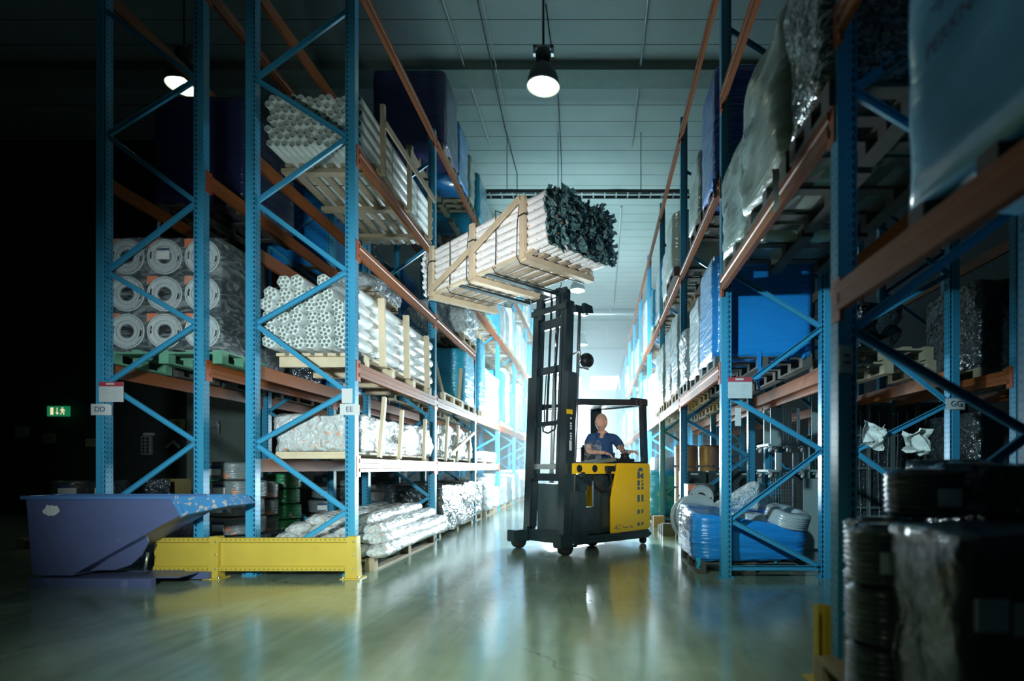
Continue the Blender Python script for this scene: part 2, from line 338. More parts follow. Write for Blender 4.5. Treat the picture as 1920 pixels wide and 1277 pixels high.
def rack(label, xo, xi, ys, levels, nodes_o, nodes_i, group=None, base_bar=False, far_brace=6, back_until=99, foot=4):
    """xo: aisle-side face, xi: back; ys: frame positions; levels[k]: beam tops in bay k; nodes: heights where the zigzag meets the posts"""
    t = thing('pallet_rack', label, 'pallet rack', (xo, ys[0], 0), 0, group)
    so = 1 if xo > xi else -1
    for k, y in enumerate(ys):
        for x, s in ((xo, so), (xi, -so)):
            p = put('upright_post', POST[s], t, (x-xo, y-ys[0], 0))
            if k < foot: put('foot_plate', FOOT, p)
        if k < far_brace:
            pts = sorted([(z, xo) for z in nodes_o]+[(z, xi) for z in nodes_i])
            for (z0,x0),(z1,x1) in zip(pts, pts[1:]):
                ins = .035
                e = lambda x: x-(so*ins if x == xo else -so*ins)
                m = brace_mesh((e(x0)-xo, y-ys[0]-.02, z0), (e(x1)-xo, y-ys[0]-.02, z1))
                m.build('diagonal_brace', M_blue, t)
            if base_bar: brace_mesh((-so*.03, y-ys[0]-.02, .1), (xi-xo+so*.03, y-ys[0]-.02, .1)).build('horizontal_brace', M_blue, t)
    for k in range(len(ys)-1):
        L = ys[k+1]-ys[k]
        for z in levels[min(k, len(levels)-1)]:
            for x, s in ((xo, so), (xi, -so)):
                if x == xi and k >= back_until: continue
                key = (round(L,3), s)
                if key not in BEAMS: BEAMS[key] = beam_mesh(L, s)
                off = s*.045
                b = put('beam', BEAMS[key], t, (x-xo+off, ys[k]-ys[0], z))
                if k < 4:
                    for yy in (.035, L-.035): put('beam_connector', CONN, b, (.0, yy, 0))
    return t
LX, LB, DX, DB = -2.52, -3.54, -4.07, -5.07
RX, RB, GX, GB = 1.30, 2.30, 2.55, 3.58
LY = [5.83+2.87*k for k in range(11)]
RY = [.25, 2.97]+[5.69+2.72*k for k in range(12)]
rack('blue and orange pallet rack along left side of aisle, marked EE', LX, LB, LY, [(1.2,2.19,3.43,4.41,6.2)]*2+[(1.2,2.19,4.41,6.2),(2.19,4.41,6.2)],
     (.66,1.88,3.12,4.5,5.8), (.05,1.35,2.58,3.83,5.1), far_brace=8, back_until=5)
rack('dark blue pallet rack at far left, marked DD, behind the tipping skip', DX, DB, LY[:6], [(2.19,4.14,6.1)], (.1,1.37,2.58,3.83,5.1), (.7,1.97,3.12,4.52,5.8), back_until=3)
rack('blue and orange pallet rack along right side of aisle', RX, RB, RY, [(2.05,3.48),(3.0,4.85),(2.14,4.0,6.1)],
     (.58,1.82,3.07,4.3,5.5), (.1,1.28,2.51,3.7,4.9), base_bar=True, far_brace=8, back_until=6)
rack('dark blue pallet rack behind right aisle rack, marked GG', GX, GB, RY[2:8], [(2.1,4.0,6.1)], (.1,1.27,2.5,3.7,4.9), (.6,1.75,3.05,4.3,5.5))
rack('dim blue pallet rack at far right edge of the picture', 4.24, 5.2, RY[2:5], [(2.1,4.0)], (.1,1.27,2.5,3.7,4.9), (.6,1.75,3.05,4.3,5.5))

# ------------------------------------------------------------------ pallets and wrapped loads
def pallet_mb(w, d, h=.14, ov=0):
    m = MB()
    for i in range(5):
        x = -w/2+(w-.1)*i/4; m.box(x, x+.1, -d/2, d/2, h-.02, h)
    for x in (-w/2, -.05, w/2-.1):
        for y in (-d/2, -.05, d/2-.1): m.box(x, x+.1, y, y+.1, .02, h-.04)
        m.box(x, x+.1, -d/2, d/2, 0, .02)
    for y in (-d/2, -.05, d/2-.1): m.box(-w/2, w/2, y, y+.1, h-.04, h-.02)
    return m
PAL = {}
def pallet_mesh(w, d, mt=None):
    mt = mt or M_wood2; k = (round(w,2), round(d,2), mt.name)
    if k not in PAL: PAL[k] = pallet_mb(w, d).mesh('pallet', mt)
    return PAL[k]
def wrap_mesh(w, d, h, seed, mt, r=.09, amp=.02, sag=0, nv=14, slope=None, name='stretch_wrap'):
    """film-wrapped block standing on z=0; slope(x,y) adds to the top"""
    per = []
    def seg(ax, ay, bx, by, n):
        for i in range(n): per.append((ax+(bx-ax)*i/n, ay+(by-ay)*i/n))
    X, Y = w/2, d/2; r = min(r, X*.8, Y*.8)
    def arc(cx, cy, a0):
        for i in range(4):
            a = a0+PI/2*i/4; per.append((cx+r*math.cos(a), cy+r*math.sin(a)))
    nx, ny = max(5,int(w/.11)), max(5,int(d/.11))
    seg(-X+r,-Y,X-r,-Y,nx); arc(X-r,-Y+r,-PI/2); seg(X,-Y+r,X,Y-r,ny); arc(X-r,Y-r,0)
    seg(X-r,Y,-X+r,Y,nx); arc(-X+r,Y-r,PI/2); seg(-X,Y-r,-X,-Y+r,ny); arc(-X+r,-Y+r,PI)
    n = len(per); vs, fs = [], []; sd = seed*7.3
    rows = [(0,1.0)]+[(h*(i+1)/nv, 1.0) for i in range(nv-1)]+[(h*.985,.985),(h,.94),(h*1.005,.7),(h*1.01,.35)]
    for j,(z,k) in enumerate(rows):
        for i,(x,y) in enumerate(per):
            L = math.hypot(x,y) or 1; nx_, ny_ = x/L, y/L
            a = amp*(N3(x*2.2+sd,y*2.2,z*2.6)+.8*N3(x*3+sd,y*3,z*11)) + sag*math.sin(PI*min(1,z/h))
            if j == 0: a += .02*N3(x*14+sd,y*14,3)
            zz = z+(.02*N3(x*12+sd,y*12,5.) if j == 0 else 0)
            if j >= nv: zz += .6*amp*N3(x*5+sd,y*5,1.7)
            if slope: zz += slope(x*k,y*k)*(z/h)
            vs.append((x*k+nx_*a, y*k+ny_*a, zz))
    for j in range(len(rows)-1):
        for i in range(n): fs.append((j*n+i, j*n+(i+1)%n, (j+1)*n+(i+1)%n, (j+1)*n+i))
    fs.append(tuple((len(rows)-1)*n+i for i in range(n))); fs.append(tuple(range(n))[::-1])
    return MB().add(vs, fs, True).mesh(name, mt)
WM = {}
def load(label, x, y, z, w, d, h, mt, seed=0, group=None, r=.09, amp=.02, sag=.0, slope=None, pal=True, skirt=0, palm=None, cache=False, rz=0):
    """one wrapped load with the pallet it is wrapped onto; (x,y,z) = centre of its foot"""
    t = thing('wrapped_load', label, 'wrapped pallet load', (x,y,z), rz, group)
    ph = .14 if pal else 0
    if pal: put('pallet', pallet_mesh(round(w*.96,2), round(d*.96,2), palm), t)
    key = (round(w,2), round(d,2), round(h,2), mt.name, seed%4) if cache else None
    if key in WM: me = WM[key]
    else:
        me = wrap_mesh(w, d, h+skirt, seed, mt, r, amp, sag, slope=slope)
        if key: WM[key] = me
    put('stretch_wrap', me, t, (0,0,ph-skirt+.001))
    return t
TAILM = {}
def tail(parent, loc, L, mt, seed):
    """a hanging rag of film"""
    m = MB(); pts = [(.02*N3(seed,i*.9,0), .012*N3(seed,0,i*.8), -L*i/6) for i in range(7)]
    vs, fs = [], []
    for i,p in enumerate(pts):
        w = .05*(1-.5*i/6)*(1+.6*N3(seed,i,4))
        for k in range(5): vs.append((p[0]+w*(k/4-.5), p[1]+.02*N3(seed+k,i,9), p[2]))
    for i in range(6):
        for k in range(4): fs.append((i*5+k,i*5+k+1,i*5+k+6,i*5+k+5))
    o = m.add(vs, fs, True).build('film_tail', mt, parent, loc); return o
cname = {M_wwhite:'white', M_wgrey:'grey', M_wblue:'blue', M_wcyan:'light blue', M_wnavy:'dark navy', M_wgreen:'greenish grey', M_foil:'silvery crinkled', M_wdark:'black'}
# right rack: the near, individually observed loads
G = 'wrapped loads on the right rack'
def edge(x0, x1, y0, y1): return (x0+x1)/2, (y0+y1)/2, x1-x0, y1-y0
x,y,w,d = edge(1.24,2.3,1.35,2.3)
near = load('pale blue wrapped load with black handwriting, close at upper right corner', x, y, 2.05, w, d, 1.35, mat('wrap_steel_blue', (.10,.30,.46), .2, bump=.5, bs=(2,2,18), coat=.7), 1, G, palm=M_woodd, amp=.012, skirt=.06)
Mw = Matrix.Rotation(-PI/2, 4, 'Z') @ FRONT       # upright lettering facing -x
for s, sz, yy, zz in (('SJA',.115,.15,.735),('PERKN',.085,.13,.565),('ON',.085,-.10,.575)):
    q = text('handwriting', s, sz, mat('marker_'+s[:1], (.012,.02,.06), .6), near, Matrix.Translation((-.53-.026,yy,zz)) @ Mw); drape(q.data, near.children[1].data, (0,0,.081))
x,y,w,d = edge(1.22,2.25,4.62,5.55); ld = load('short white wrapped load with a dark label, third from the camera over passage', x, y, 3.0, w, d, .78, M_wgreen, 2, G, palm=M_woodd, amp=.03, skirt=.03)
q = text('handwriting', 'Line', .11, M_ink, ld, Matrix.Translation((-.55,.1,.5)) @ Mw); drape(q.data, ld.children[1].data, (0,0,.11))
x,y,w,d = edge(1.2,2.25,3.62,4.58); ld = load('tall lumpy white wrapped load in middle of passage bay', x, y, 3.0, w, d, .95, M_wgreen, 3, G, palm=M_woodd, amp=.05, sag=.03, skirt=.02)
q = text('handwriting', 'Fiine', .15, M_ink, ld, Matrix.Translation((-.60,.08,.60)) @ Mw); drape(q.data, ld.children[1].data, (0,0,.12))
tail(ld, (-.55,-.4,.06), .28, M_wgreen, 5)
x,y,w,d = edge(1.2,2.2,2.95,3.58); load('dark crinkled load in clear film beside the near rack post', x, y, 3.0, w, d, 1.25, M_wdark, 4, G, palm=M_woodd, amp=.035, sag=.02)
x,y,w,d = edge(1.2,2.24,5.80,6.62); ld = load('bright blue wrapped load on first level of right rack', x, y, 2.14, w, d, 1.02, M_wblue, 5, G, palm=M_woodd, amp=.012, skirt=.03)
for i,(a,L) in enumerate(((-.35,.1),(-.05,.4),(.25,.12),(.4,.08))): tail(ld, (a,-.42,.16), L, M_wblue, i+2)
x,y,w,d = edge(1.22,2.24,6.68,7.5); load('smooth white wrapped load beside bright blue load, right first level', x, y, 2.14, w, d, .88, M_wwhite, 6, G, palm=M_woodd, amp=.02, skirt=.03)
x,y,w,d = edge(1.2,2.24,7.56,8.3); load('crinkled silver load with loose film, right first level', x, y, 2.14, w, d, .72, M_foil, 7, G, palm=M_woodd, amp=.04)
x,y,w,d = edge(1.22,2.24,5.80,6.60); ld = load('dark navy wrapped load on second level above bright blue load', x, y, 4.0, w, d, 1.12, mat('wrap_royal', (.02,.07,.42), **WR), 8, G, palm=M_woodd, amp=.012, skirt=.05)
tail(ld, (-.5,-.35,.1), .2, M_wblue, 8)
x,y,w,d = edge(1.22,2.24,6.7,7.5); load('greenish grey load on second level behind the navy load', x, y, 4.0, w, d, .75, M_wgreen, 9, G, palm=M_woodd, amp=.02)
x,y,w,d = edge(1.15,2.24,8.5,9.45); ld = load('big rounded grey load with brown tape, right second level', x, y, 4.0, w, d, .86, M_wgreen, 10, G, palm=M_woodd, r=.2, amp=.02)
MB().box(-.3,-.12,-.492,-.480,.80,.90).build('brown_tape', mat('brown_tape', (.42,.24,.12), .5), ld)
x,y,w,d = edge(1.02,2.2,5.86,7.0)
low = load('low bright blue wrapped crate on floor under right rack', x, y, 0, w, d, .47, M_wblue, 11, G, palm=M_woodd, r=.16, amp=.022, sag=.03, slope=lambda x,y: -.12*(x+.1)+.05*(y-.2))
for i,(a,b) in enumerate(((-.55,.12),(.25,.06))): tail(low, (a,-.56,.17), b, M_wcyan, i)
cols = [M_wwhite, M_wcyan, M_wgrey, M_wwhite, M_wblue, M_foil, M_wwhite, M_wgreen, M_wcyan, M_wwhite]
random.seed(11)
def runs(side, lev, z, X, y0, y1, pitch, hs, group, skip=(), w=1.04, pal=cols, start=1, bounds=None):
    y = y0; n = start
    while y+pitch < y1:
        d = pitch-.07
        mid = y+pitch/2
        if not any(a < mid < b for a,b in skip):
            c = random.choice(pal); h = random.choice(hs)
            load('%s wrapped load, %s from the front on %s level of %s rack' % (cname[c], ORD[n], lev, side), X+random.uniform(-.03,.03), mid, z, w, d, h, c,
                 random.randint(0,99), group, cache=True, r=random.choice((.07,.14)), amp=.025)
            n += 1
        y += pitch
        if bounds:
            for b in bounds:
                if y-.02 < b+.06 and y+pitch > b-.06: y = b+.07; break
RBd = RY[3:]; LBd = LY[1:]
runs('right', 'first', 2.14, 1.75, 8.49, 27.6, .86, (.9,1.0,1.1,1.2), G, bounds=RBd, start=4)
runs('right', 'second', 4.0, 1.75, 9.6, 25.0, .87, (.8,1.0,1.15), G, bounds=RBd, start=4)
G2 = 'wrapped loads on the left rack'
x,y,w,d = edge(-3.6,-2.42,9.05,9.95); load('huge dark navy load on top level of left rack', x, y, 6.2, w, d, 1.15, M_wnavy, 20, G2, amp=.012, skirt=.05)
x,y,w,d = edge(-3.6,-2.44,10.02,10.85); load('blue load with torn film on top level of left rack', x, y, 6.2, w, d, .95, M_wblue, 22, G2, amp=.02, skirt=.05)
x,y,w,d = edge(-3.6,-2.44,10.92,11.5); load('pale green bagged load on top level of left rack', x, y, 6.2, w, d, .85, M_wgreen, 21, G2, r=.12, amp=.03)
x,y,w,d = edge(-3.6,-2.42,11.7,12.6); ld = load('light blue load with dangling film on top level of left rack', x, y, 6.2, w, d, .9, M_wcyan, 23, G2, amp=.02, skirt=.05)
tail(ld, (.5,-.42,.1), .5, M_wcyan, 3)
runs('left', 'top', 6.2, -3.0, 12.75, 24, .87, (.8,.95,1.1), G2, bounds=LBd, start=5)
x,y,w,d = edge(-3.5,-2.45,10.45,11.5); load('light blue load behind the broken timber pallet, left first level', x, y, 2.19, w, d, 1.0, M_wcyan, 24, G2, amp=.02, r=.2)
x,y,w,d = edge(-3.45,-2.4,10.3,11.45); load('loose silver film pile on third level beside the lifted pipes', x, y, 3.43, w, d, .62, M_foil, 25, G2, amp=.07, sag=.04)
runs('left', 'first', 2.19, -2.98, 11.72, 30, .86, (1.0,1.2,1.3,1.5), G2, bounds=LBd, start=2)
runs('left', 'second', 4.41, -2.98, 11.72, 26, .86, (.9,1.0,1.2), G2, bounds=LBd, start=1)
G3 = 'wrapped loads on the DD rack'
x,y,w,d = edge(-5.3,-4.2,6.75,7.9); ld = load('large dark navy load high on the DD rack', x, y, 4.14, w, d, 1.28, M_wnavy, 30, G3, palm=M_woodd, amp=.010, r=.06)
tail(ld, (-.53,-.5,.12), .5, mat('pale_rag',(.2,.3,.45),.4), 4)
MB().box(-.02,.09,-.612,-.6,1.05,1.13).build('shipping_label', M_paper, ld)
x,y,w,d = edge(-5.15,-4.1,8.8,9.9); load('dark blue wrapped load, second along high DD rack', x, y, 4.14, w, d, 1.25, M_wblue, 31, G3, palm=M_woodd, amp=.012)
x,y,w,d = edge(-5.15,-4.1,10.0,11.0); load('dark film-covered load, third along high DD rack', x, y, 4.14, w, d, 1.0, M_wdark, 32, G3)
x,y,w,d = edge(-5.1,-4.12,6.72,7.5); load('white crinkled load right behind the reel boxes', x, y, 2.19, w, d, .95, M_foil, 33, G3, palm=M_woodd, amp=.03)
x,y,w,d = edge(-5.1,-4.12,7.6,8.55); load('black film-wrapped load behind the bagged pipes', x, y, 2.19, w, d, 1.2, M_wdark, 34, G3, palm=M_woodd, amp=.03)
x,y,w,d = edge(-5.1,-4.12,8.9,10.0); load('bright blue load at level of bagged pipes, DD rack', x, y, 2.19, w, d, 1.45, M_wblue, 35, G3)
x,y,w,d = edge(-5.1,-4.12,10.2,11.4); load('dark wrapped load following the blue one, DD rack', x, y, 2.19, w, d, 1.3, M_wdark, 36, G3)
x,y,w,d = edge(-5.15,-4.1,12.0,13.2); load('blue load farthest along high DD rack', x, y, 4.14, w, d, 1.1, M_wblue, 37, G3)
# floor under the far bays
G4 = 'goods on the floor under the racks'
fl = [(M_wdark,.7,-2.98),(M_foil,.75,-2.98),(M_wwhite,.5,-2.98),(M_wgrey,.7,-2.98),(M_wwhite,.8,-2.98),(M_foil,.6,-2.98),(M_wwhite,.9,-2.98)]
yy = 11.8
for i,(c,h,X) in enumerate(fl):
    load('%s floor pallet, %s back under the left rack' % (cname[c], ORD[i+1]), X, yy, 0, 1.0, 1.1, h, c, 40+i, G4, amp=.04); yy += 1.42 if i else 1.55
    if any(abs(yy-b) < .12 for b in LBd): yy += .2
x,y,w,d = edge(1.1,2.1,11.3,12.5); load('light blue tarpaulin heap with white sheet, low on right aisle floor', x, y, 0, w, d, .9, M_wcyan, 50, G4, r=.25, amp=.09, sag=.05)
for i,(y0,h,c) in enumerate(((12.8,1.2,M_wgrey),(14.2,.9,M_wcyan),(15.6,1.1,M_wgrey),(17.0,1.0,M_wwhite),(19.4,1.2,M_wgrey))):
    load('%s floor pallet, %s back under the right rack' % (cname[c], ORD[i+1]), 1.75, y0, 0, 1.0, 1.1, h, c, 60+i, G4, amp=.03)
# right GG rack
x,y,w,d = edge(2.62,3.5,6.4,7.3)
G5 = 'loose pallets on the GG rack'
pm = pallet_mesh(1.0,.8,M_wood2)
tag(put('wooden_pallet', pm, None, (3.08,6.35,2.1)), 'lower of two pale wooden pallets on GG rack', 'pallet', G5)
tag(put('wooden_pallet', pm, None, (3.05,6.35,2.241)), 'upper wooden pallet on GG rack, carrying a black bag', 'pallet', G5)
bag = MB().add([], []); 
b = put('plastic_bag', wrap_mesh(.6,.55,.5,70,M_wdark,.2,.09,name='plastic_bag'), None, (3.05,6.35,2.385))
tag(b, 'shiny black plastic bag slumped on the wooden pallet', 'bag')
x,y,w,d = edge(4.3,5.15,6.1,7.0); load('black film-wrapped load with glints at far right', x, y, 1.2-.0, w, d, 1.1, M_wdark, 71, None, amp=.04) if False else None
load('black film-wrapped load with glints at far right edge', 4.72, 6.9, 2.1, .85, 1.1, 1.0, M_wdark, 71, 'dark loads at far right', amp=.05)
load('black film-wrapped floor load under the far right rack', 4.72, 6.9, 0, .85, 1.1, 1.6, M_wdark, 72, 'dark loads at far right', amp=.05)

# ------------------------------------------------------------------ pipe bundles in the left front bay
random.seed(5)
def tube_mesh(r, L, n=12, name='pipe', wall=.2):
    m = MB(); pipe_into(m, r, L, n, wall); return m.mesh(name, (M_pipe, M_pipein))
def pipe_into(m, r, L, n, wall, T=Matrix.Identity(4)):
    ri = r*(1-wall); T = T @ Matrix.Rotation(-PI/2,4,'X')
    m.ms = 0; m.lathe([(ri,0),(r,0),(r,L),(ri,L)], n, T, smooth=True)
    m.ms = 1; m.lathe([(ri,L),(ri,0)], n, T); m.ms = 0
# top bundle of open pipes, level at 4.41
PR, PL = .0375, 2.62
t = thing('pipe_bundle', 'bundle of white open-ended pipes on timber frame, high in left rack', 'pipe bundle', (-3.0, 6.0, 4.41), 0, None)
me = tube_mesh(PR, PL, 12)
rest = MB(); k = 0
for r in range(8):
    for c in range(13):
        x = -.47+c*PR*2.02+(PR if r % 2 else 0); z = .11+PR+r*PR*1.76
        dy = random.uniform(-.03,.03)
        if r >= 6 or k < 100: pass
        if k < 100 and not (r == 3 and c in (5,6,7,8)):
            put('pipe', me, t, (x, dy, z)); k += 1
        else:
            pipe_into(rest, PR, PL, 12, .2, Matrix.Translation((x,dy,z)))
tag(rest.build('pipe', (M_pipe, M_pipein), t), None, None, None, 'stuff')
for y in (.38, 1.30, 2.15):
    MB().box(-.53,.56,y-.05,y+.05,.003,.05).build('cross_timber', M_wood2, t)
for i in range(7):
    x = -.47+i*.155; MB().box(x,x+.07,.3,2.5,.05,.085).build('deck_slat', M_wood2, t)
for y,hh in ((.40,.80),(1.30,.80),(2.2,.66)): MB().bar((.59,y,.01),(.585,y,hh),.05,.05).build('upright_stake', M_wood2, t)
MB().bar((.63,.36,.56),(.63,2.3,.62),.022,.08).build('rail', M_wood2, t)
for y in (.8,1.75): 
    MB().tube([(-.53,y,.09),(-.53,y,.66),(.545,y,.66),(.545,y,.088),(-.53,y,.088)], .005, 5).build('strap', M_dark, t)
# middle bundle: bags of seven pipes, level at 2.19
t = thing('pipe_bundle', 'stack of bagged white pipe packs on pine pallet, brightly lit in left rack', 'pipe bundle', (-3.0, 5.98, 2.19), 0, None)
def bag_mesh(seed):
    m = MB(); R = .074; L = 2.6; n = 16; vs, fs = [], []
    hexr = lambda a: R*(1+.035*math.cos(6*a))
    ys = [-.035,0,.1,.5,1.1,1.7,2.3,L]
    for j,y in enumerate(ys):
        for k in range(n):
            a = 2*PI*k/n; rr = hexr(a)*(1+.05*N3(seed+math.cos(a),math.sin(a)*1.5,y*2)); rr *= (.93 if j == 0 else 1)
            vs.append((rr*math.cos(a), y, rr*math.sin(a)))
    for j in range(len(ys)-1):
        for k in range(n): fs.append((j*n+k,j*n+(k+1)%n,(j+1)*n+(k+1)%n,(j+1)*n+k))
    m.add(vs, fs, True); return m.mesh('pipe_bag', M_bag)
def seven_mesh():
    m = MB(); r = .0225
    for i in range(7):
        x, z = (0,0) if i == 6 else (.047*math.cos(PI/3*i), .047*math.sin(PI/3*i))
        pipe_into(m, r, .8, 10, .24, Matrix.Translation((x,0,z)))
    return m.mesh('pipes', (M_pipe, M_pipein))
bags = [bag_mesh(s*3.1) for s in range(4)]; sm = seven_mesh()
for r in range(6):
    n = 7
    for c in range(n):
        if r == 5 and c in (0,3,5,6): continue
        if r == 4 and c == 5: continue
        x = -.44+c*.146+(.0 if r % 2 else .02); z = .235+r*.128+random.uniform(-.008,.008)
        b = put('pipe_bag', random.choice(bags), t, (x, random.uniform(-.09,.02), z), (0,random.uniform(0,1),0))
        put('pipe_pack', sm, b, (0,-.045,0))
MB().box(-.42,.53,.12,.17,.003,.11).build('cross_timber', M_wood, t)
for y in (.9,1.7,2.45): MB().box(-.42,.53,y-.05,y+.05,.003,.11).build('cross_timber', M_wood, t)
for i in range(7):
    x = -.42+i*.137; MB().box(x,x+.09,.06,2.5,.11,.14).build('deck_slat', M_wood, t)
for y,hh in ((.42,.83),(1.24,.86),(2.1,.80)):
    MB().bar((.585,y,.06),(.57,y,hh),.045,.07).build('upright_stake', M_wood, t)
for y in (.46,1.28,2.14):
    MB().tube([(-.53,y,.16),(-.53,y,.92),(.53,y,.92),(.555,y,.5),(.545,y,.16),(-.53,y,.155)], .005, 5).build('strap', M_dark, t)
# printed soft bundle with stakes, level at 1.2
def soft_bundle(label, x0, x1, y0, y1, z, h, stakes, mt, seed, group=None, back=(), board=True, diag=False, cat='film bundle'):
    x, y, w, d = edge(x0, x1, y0, y1)
    t = thing('film_bundle', label, cat, (x,y,z), 0, group)
    if board:
        for yy in (-d/2+.06, 0, d/2-.06): MB().box(-w/2+.04,w/2-.04,yy-.05,yy+.05,.0,.05).build('cross_timber', M_wood, t)
        MB().box(-w/2+.04,w/2-.04,-d/2+.02,d/2-.02,.051,.075).build('deck', M_wood, t)
    b = .08 if board else 0
    put('bundle', wrap_mesh(w, d, h, seed, mt, .10, .075, .02, nv=10, name='bundle'), t, (0,0,b))
    for yy,hh,lx,ly in stakes: MB().bar((w/2+.045,yy-y,.02),(w/2+.045+lx,yy-y+ly,hh),.04,.055).build('upright_stake', M_wood, t)
    for yy,hh in back: MB().bar((-w/2-.03,yy-y,.0),(-w/2-.03,yy-y,hh),.05,.055).build('upright_stake', M_wood, t)
    if diag: MB().bar((w/2+.08,-d*.3,.12),(w/2+.08,d*.42,h*1.15),.02,.06).build('diagonal_board', M_wood, t)
    return t
soft_bundle('printed film bundle between timber stakes above the yellow guard', -3.42,-2.5,5.94,8.62,1.2,.40,((6.4,.72,0,.16),(7.05,.63,0,.1),(8.05,.60,0,.06)),M_foilp,3,back=((6.0,.72),(6.85,.70),(7.65,.70)))
B = 'staked film bundles further along'
soft_bundle('silver film bundle with three leaning stakes, second bay of left rack', -3.4,-2.5,8.85,11.4,1.2,.52,((9.2,.75,0,.14),(9.95,.66,0,.1),(10.9,.62,0,.06)),M_foil,5,B,diag=True)
soft_bundle('pair of flat silver packs on lowest beam, third bay of left rack', -3.4,-2.5,11.75,14.2,1.2,.20,(),M_foil,7,B)
soft_bundle('dark wrapped bundle on floor with two stakes, second bay of left rack', -3.4,-2.45,8.95,11.4,0,.75,((9.15,.72,0,0),(10.8,.80,0,0)),M_wdark,9,B)
soft_bundle('clear film and yellow tape pack on wooden pallet under the pipe bundle', -3.5,-2.95,7.5,8.55,3.43,.20,(),M_foil,11,None)
# broken timber pallet, second bay level one
t = thing('timber_pallet', 'timber pallet with two stakes left standing, second bay of left rack', 'pallet', (-2.9,9.75,2.19))
put('deck', pallet_mesh(.9,1.3,M_wood), t)
for a,b in (((.40,-.55,.1),(.30,-.75,.72)),((.40,.5,.1),(.44,.52,.72))): MB().bar(a,b,.04,.06).build('upright_stake', M_wood, t)
# long printed sacks on the floor
t = thing('sack_pile', 'pile of long printed silver-white sacks on floor behind yellow guard', 'sack pile', (-2.95,7.2,0))
put('pallet', pallet_mesh(1.15,2.3), t)
random.seed(8)
def sack(x, y, z, w, h, L, seed, yaw=0, rise=0):
    m = MB(); vs, fs = [], []; n = 14; J = 20
    for j in range(J+1):
        q = j/J; end = min(1, .35+ (min(q,1-q)*9)**.6) if min(q,1-q)<.11 else 1
        for k in range(n):
            a = 2*PI*k/n; a0 = 1+.17*N3(seed*3+math.cos(a)*1.6, math.sin(a)*1.6, q*7)
            vs.append((w/2*math.cos(a)*a0*(.6+.4*end)+.03*N3(seed,q*3,0), (q-.5)*L, h/2*math.sin(a)*a0*end+rise*q+.02*N3(q*4,seed,2)))
    for j in range(J):
        for k in range(n): fs.append((j*n+k,j*n+(k+1)%n,(j+1)*n+(k+1)%n,(j+1)*n+k))
    fs.append(tuple(range(n))); fs.append(tuple(J*n+k for k in range(n)))
    m.add(vs, fs, True); o = m.build('sack', M_foilp, t, (x,y,z)); o.rotation_euler = (0,0,yaw)
for row,(z,xs) in enumerate(((.21,(-.46,-.24,-.02,.2,.42,.62)),(.32,(-.42,-.2,.02,.24,.44,.60)),(.42,(-.38,-.12,.1,.32,.5)),(.51,(-.2,.05,.3)))):
    for x in xs: sack(x, random.uniform(-.05,.1)+.03*row, z, .25, .15, 2.5-.12*row, random.random()*30, random.uniform(-.03,.03), .03)

# ------------------------------------------------------------------ hose coils
def coil_mesh(R, h, r, mt, seed, name='windings'):
    nr = max(5, int(h/.026)); pr = [(r,.02),(r,h-.02),(r+.02,h-.004),(R*.8,h),(R-.022,h-.006)]
    for k in range(nr):
        zt = h-.012-(h-.024)*k/nr; dz = (h-.024)/nr; pr += [(R-.008-.010*abs(k/nr-.5),zt-dz*.08),(R,zt-dz*.35),(R,zt-dz*.65)]
    pr += [(R-.022,.006),(R*.8,0),(r+.02,.004)]
    m = MB(); m.lathe(pr, 32, None, close=True)
    m.v = [(x*(1+.02*N3(x*4+seed,y*4,z*9)), y*(1+.02*N3(x*4+seed,y*4,z*9+5)), z+.006*N3(x*7,y*7+seed,z)) for x,y,z in m.v]
    return m.mesh(name, mt)
CM = {}
def coil(label, x, y, z, R, h, mt, group=None, tilt=(0,0,0), face=-PI/2, tagw=.16, seed=0, r=None):
    t = thing('hose_coil', label, 'hose coil', (x,y,z), 0, group); t.rotation_euler = tilt
    key = (round(R,3), round(h,3), mt.name, seed % 3)
    if key not in CM: CM[key] = coil_mesh(R, h, r or R*.42, mt, seed)
    put('windings', CM[key], t)
    if tagw:
        # curved label on the rim, dark header above
        for nm, za, zb, mm in (('paper_label',.26,.62,M_paper),('label_header',.62,.78,M_ink)):
            m = MB(); vs = []; n = 6; da = tagw/R/2
            for k in range(n+1):
                a = face-da+2*da*k/n
                for q in (za,zb): vs.append(((R*1.015+.006)*math.cos(a),(R*1.015+.006)*math.sin(a), q*h))
            m.add(vs, [(2*k,2*k+2,2*k+3,2*k+1) for k in range(n)], True).build(nm, mm, t)
    return t
g = 'grey hose coils stacked by skip'
for i,(z,dx) in enumerate(((.30,.02),(.52,.0),(.74,.03),(.96,-.02))):
    coil('grey hose coil beside the skip, %s of its stack of four' % ('lowest','second from bottom','third from bottom','topmost')[i], -4.42+dx, 6.95, z, .30, .215, M_coilg, g, (0,0,i), -1.75-i, seed=i)
t = put('floor_platform', pallet_mesh(1.1,1.0), None, (-4.55,7.0,.0)); tag(t, 'dark pallet underneath the grey hose coils beside skip', 'pallet')
t = put('wrapped_box', wrap_mesh(.98,.9,.15,4,M_wdark,.05,.012,name='wrapped_box'), None, (-4.55,7.0,.142)); tag(t, 'flat black wrapped box carrying the grey hose coils', 'box')
for i in range(4):
    coil(('lowest dark hose coil behind the EE post, standing on floor','second dark hose coil up, small, behind the EE post','dark hose coil under the small half-hidden grey one','grey hose coil half hidden behind the EE post, small')[i], -4.50, 7.60, .232*i+.001, .2, .228, M_coilg if i == 3 else M_coilb, g, tagw=0, seed=i)
g = 'green hose coils'
for i in range(4):
    coil('green hose coil, %s of the green stack' % ('lowest','second from bottom','third from bottom','topmost')[i], -4.62+.02*(i%2), 8.32, .14+i*.222, .235, .216, M_coilgr, g, (0,0,i*.7), tagw=0, seed=i)
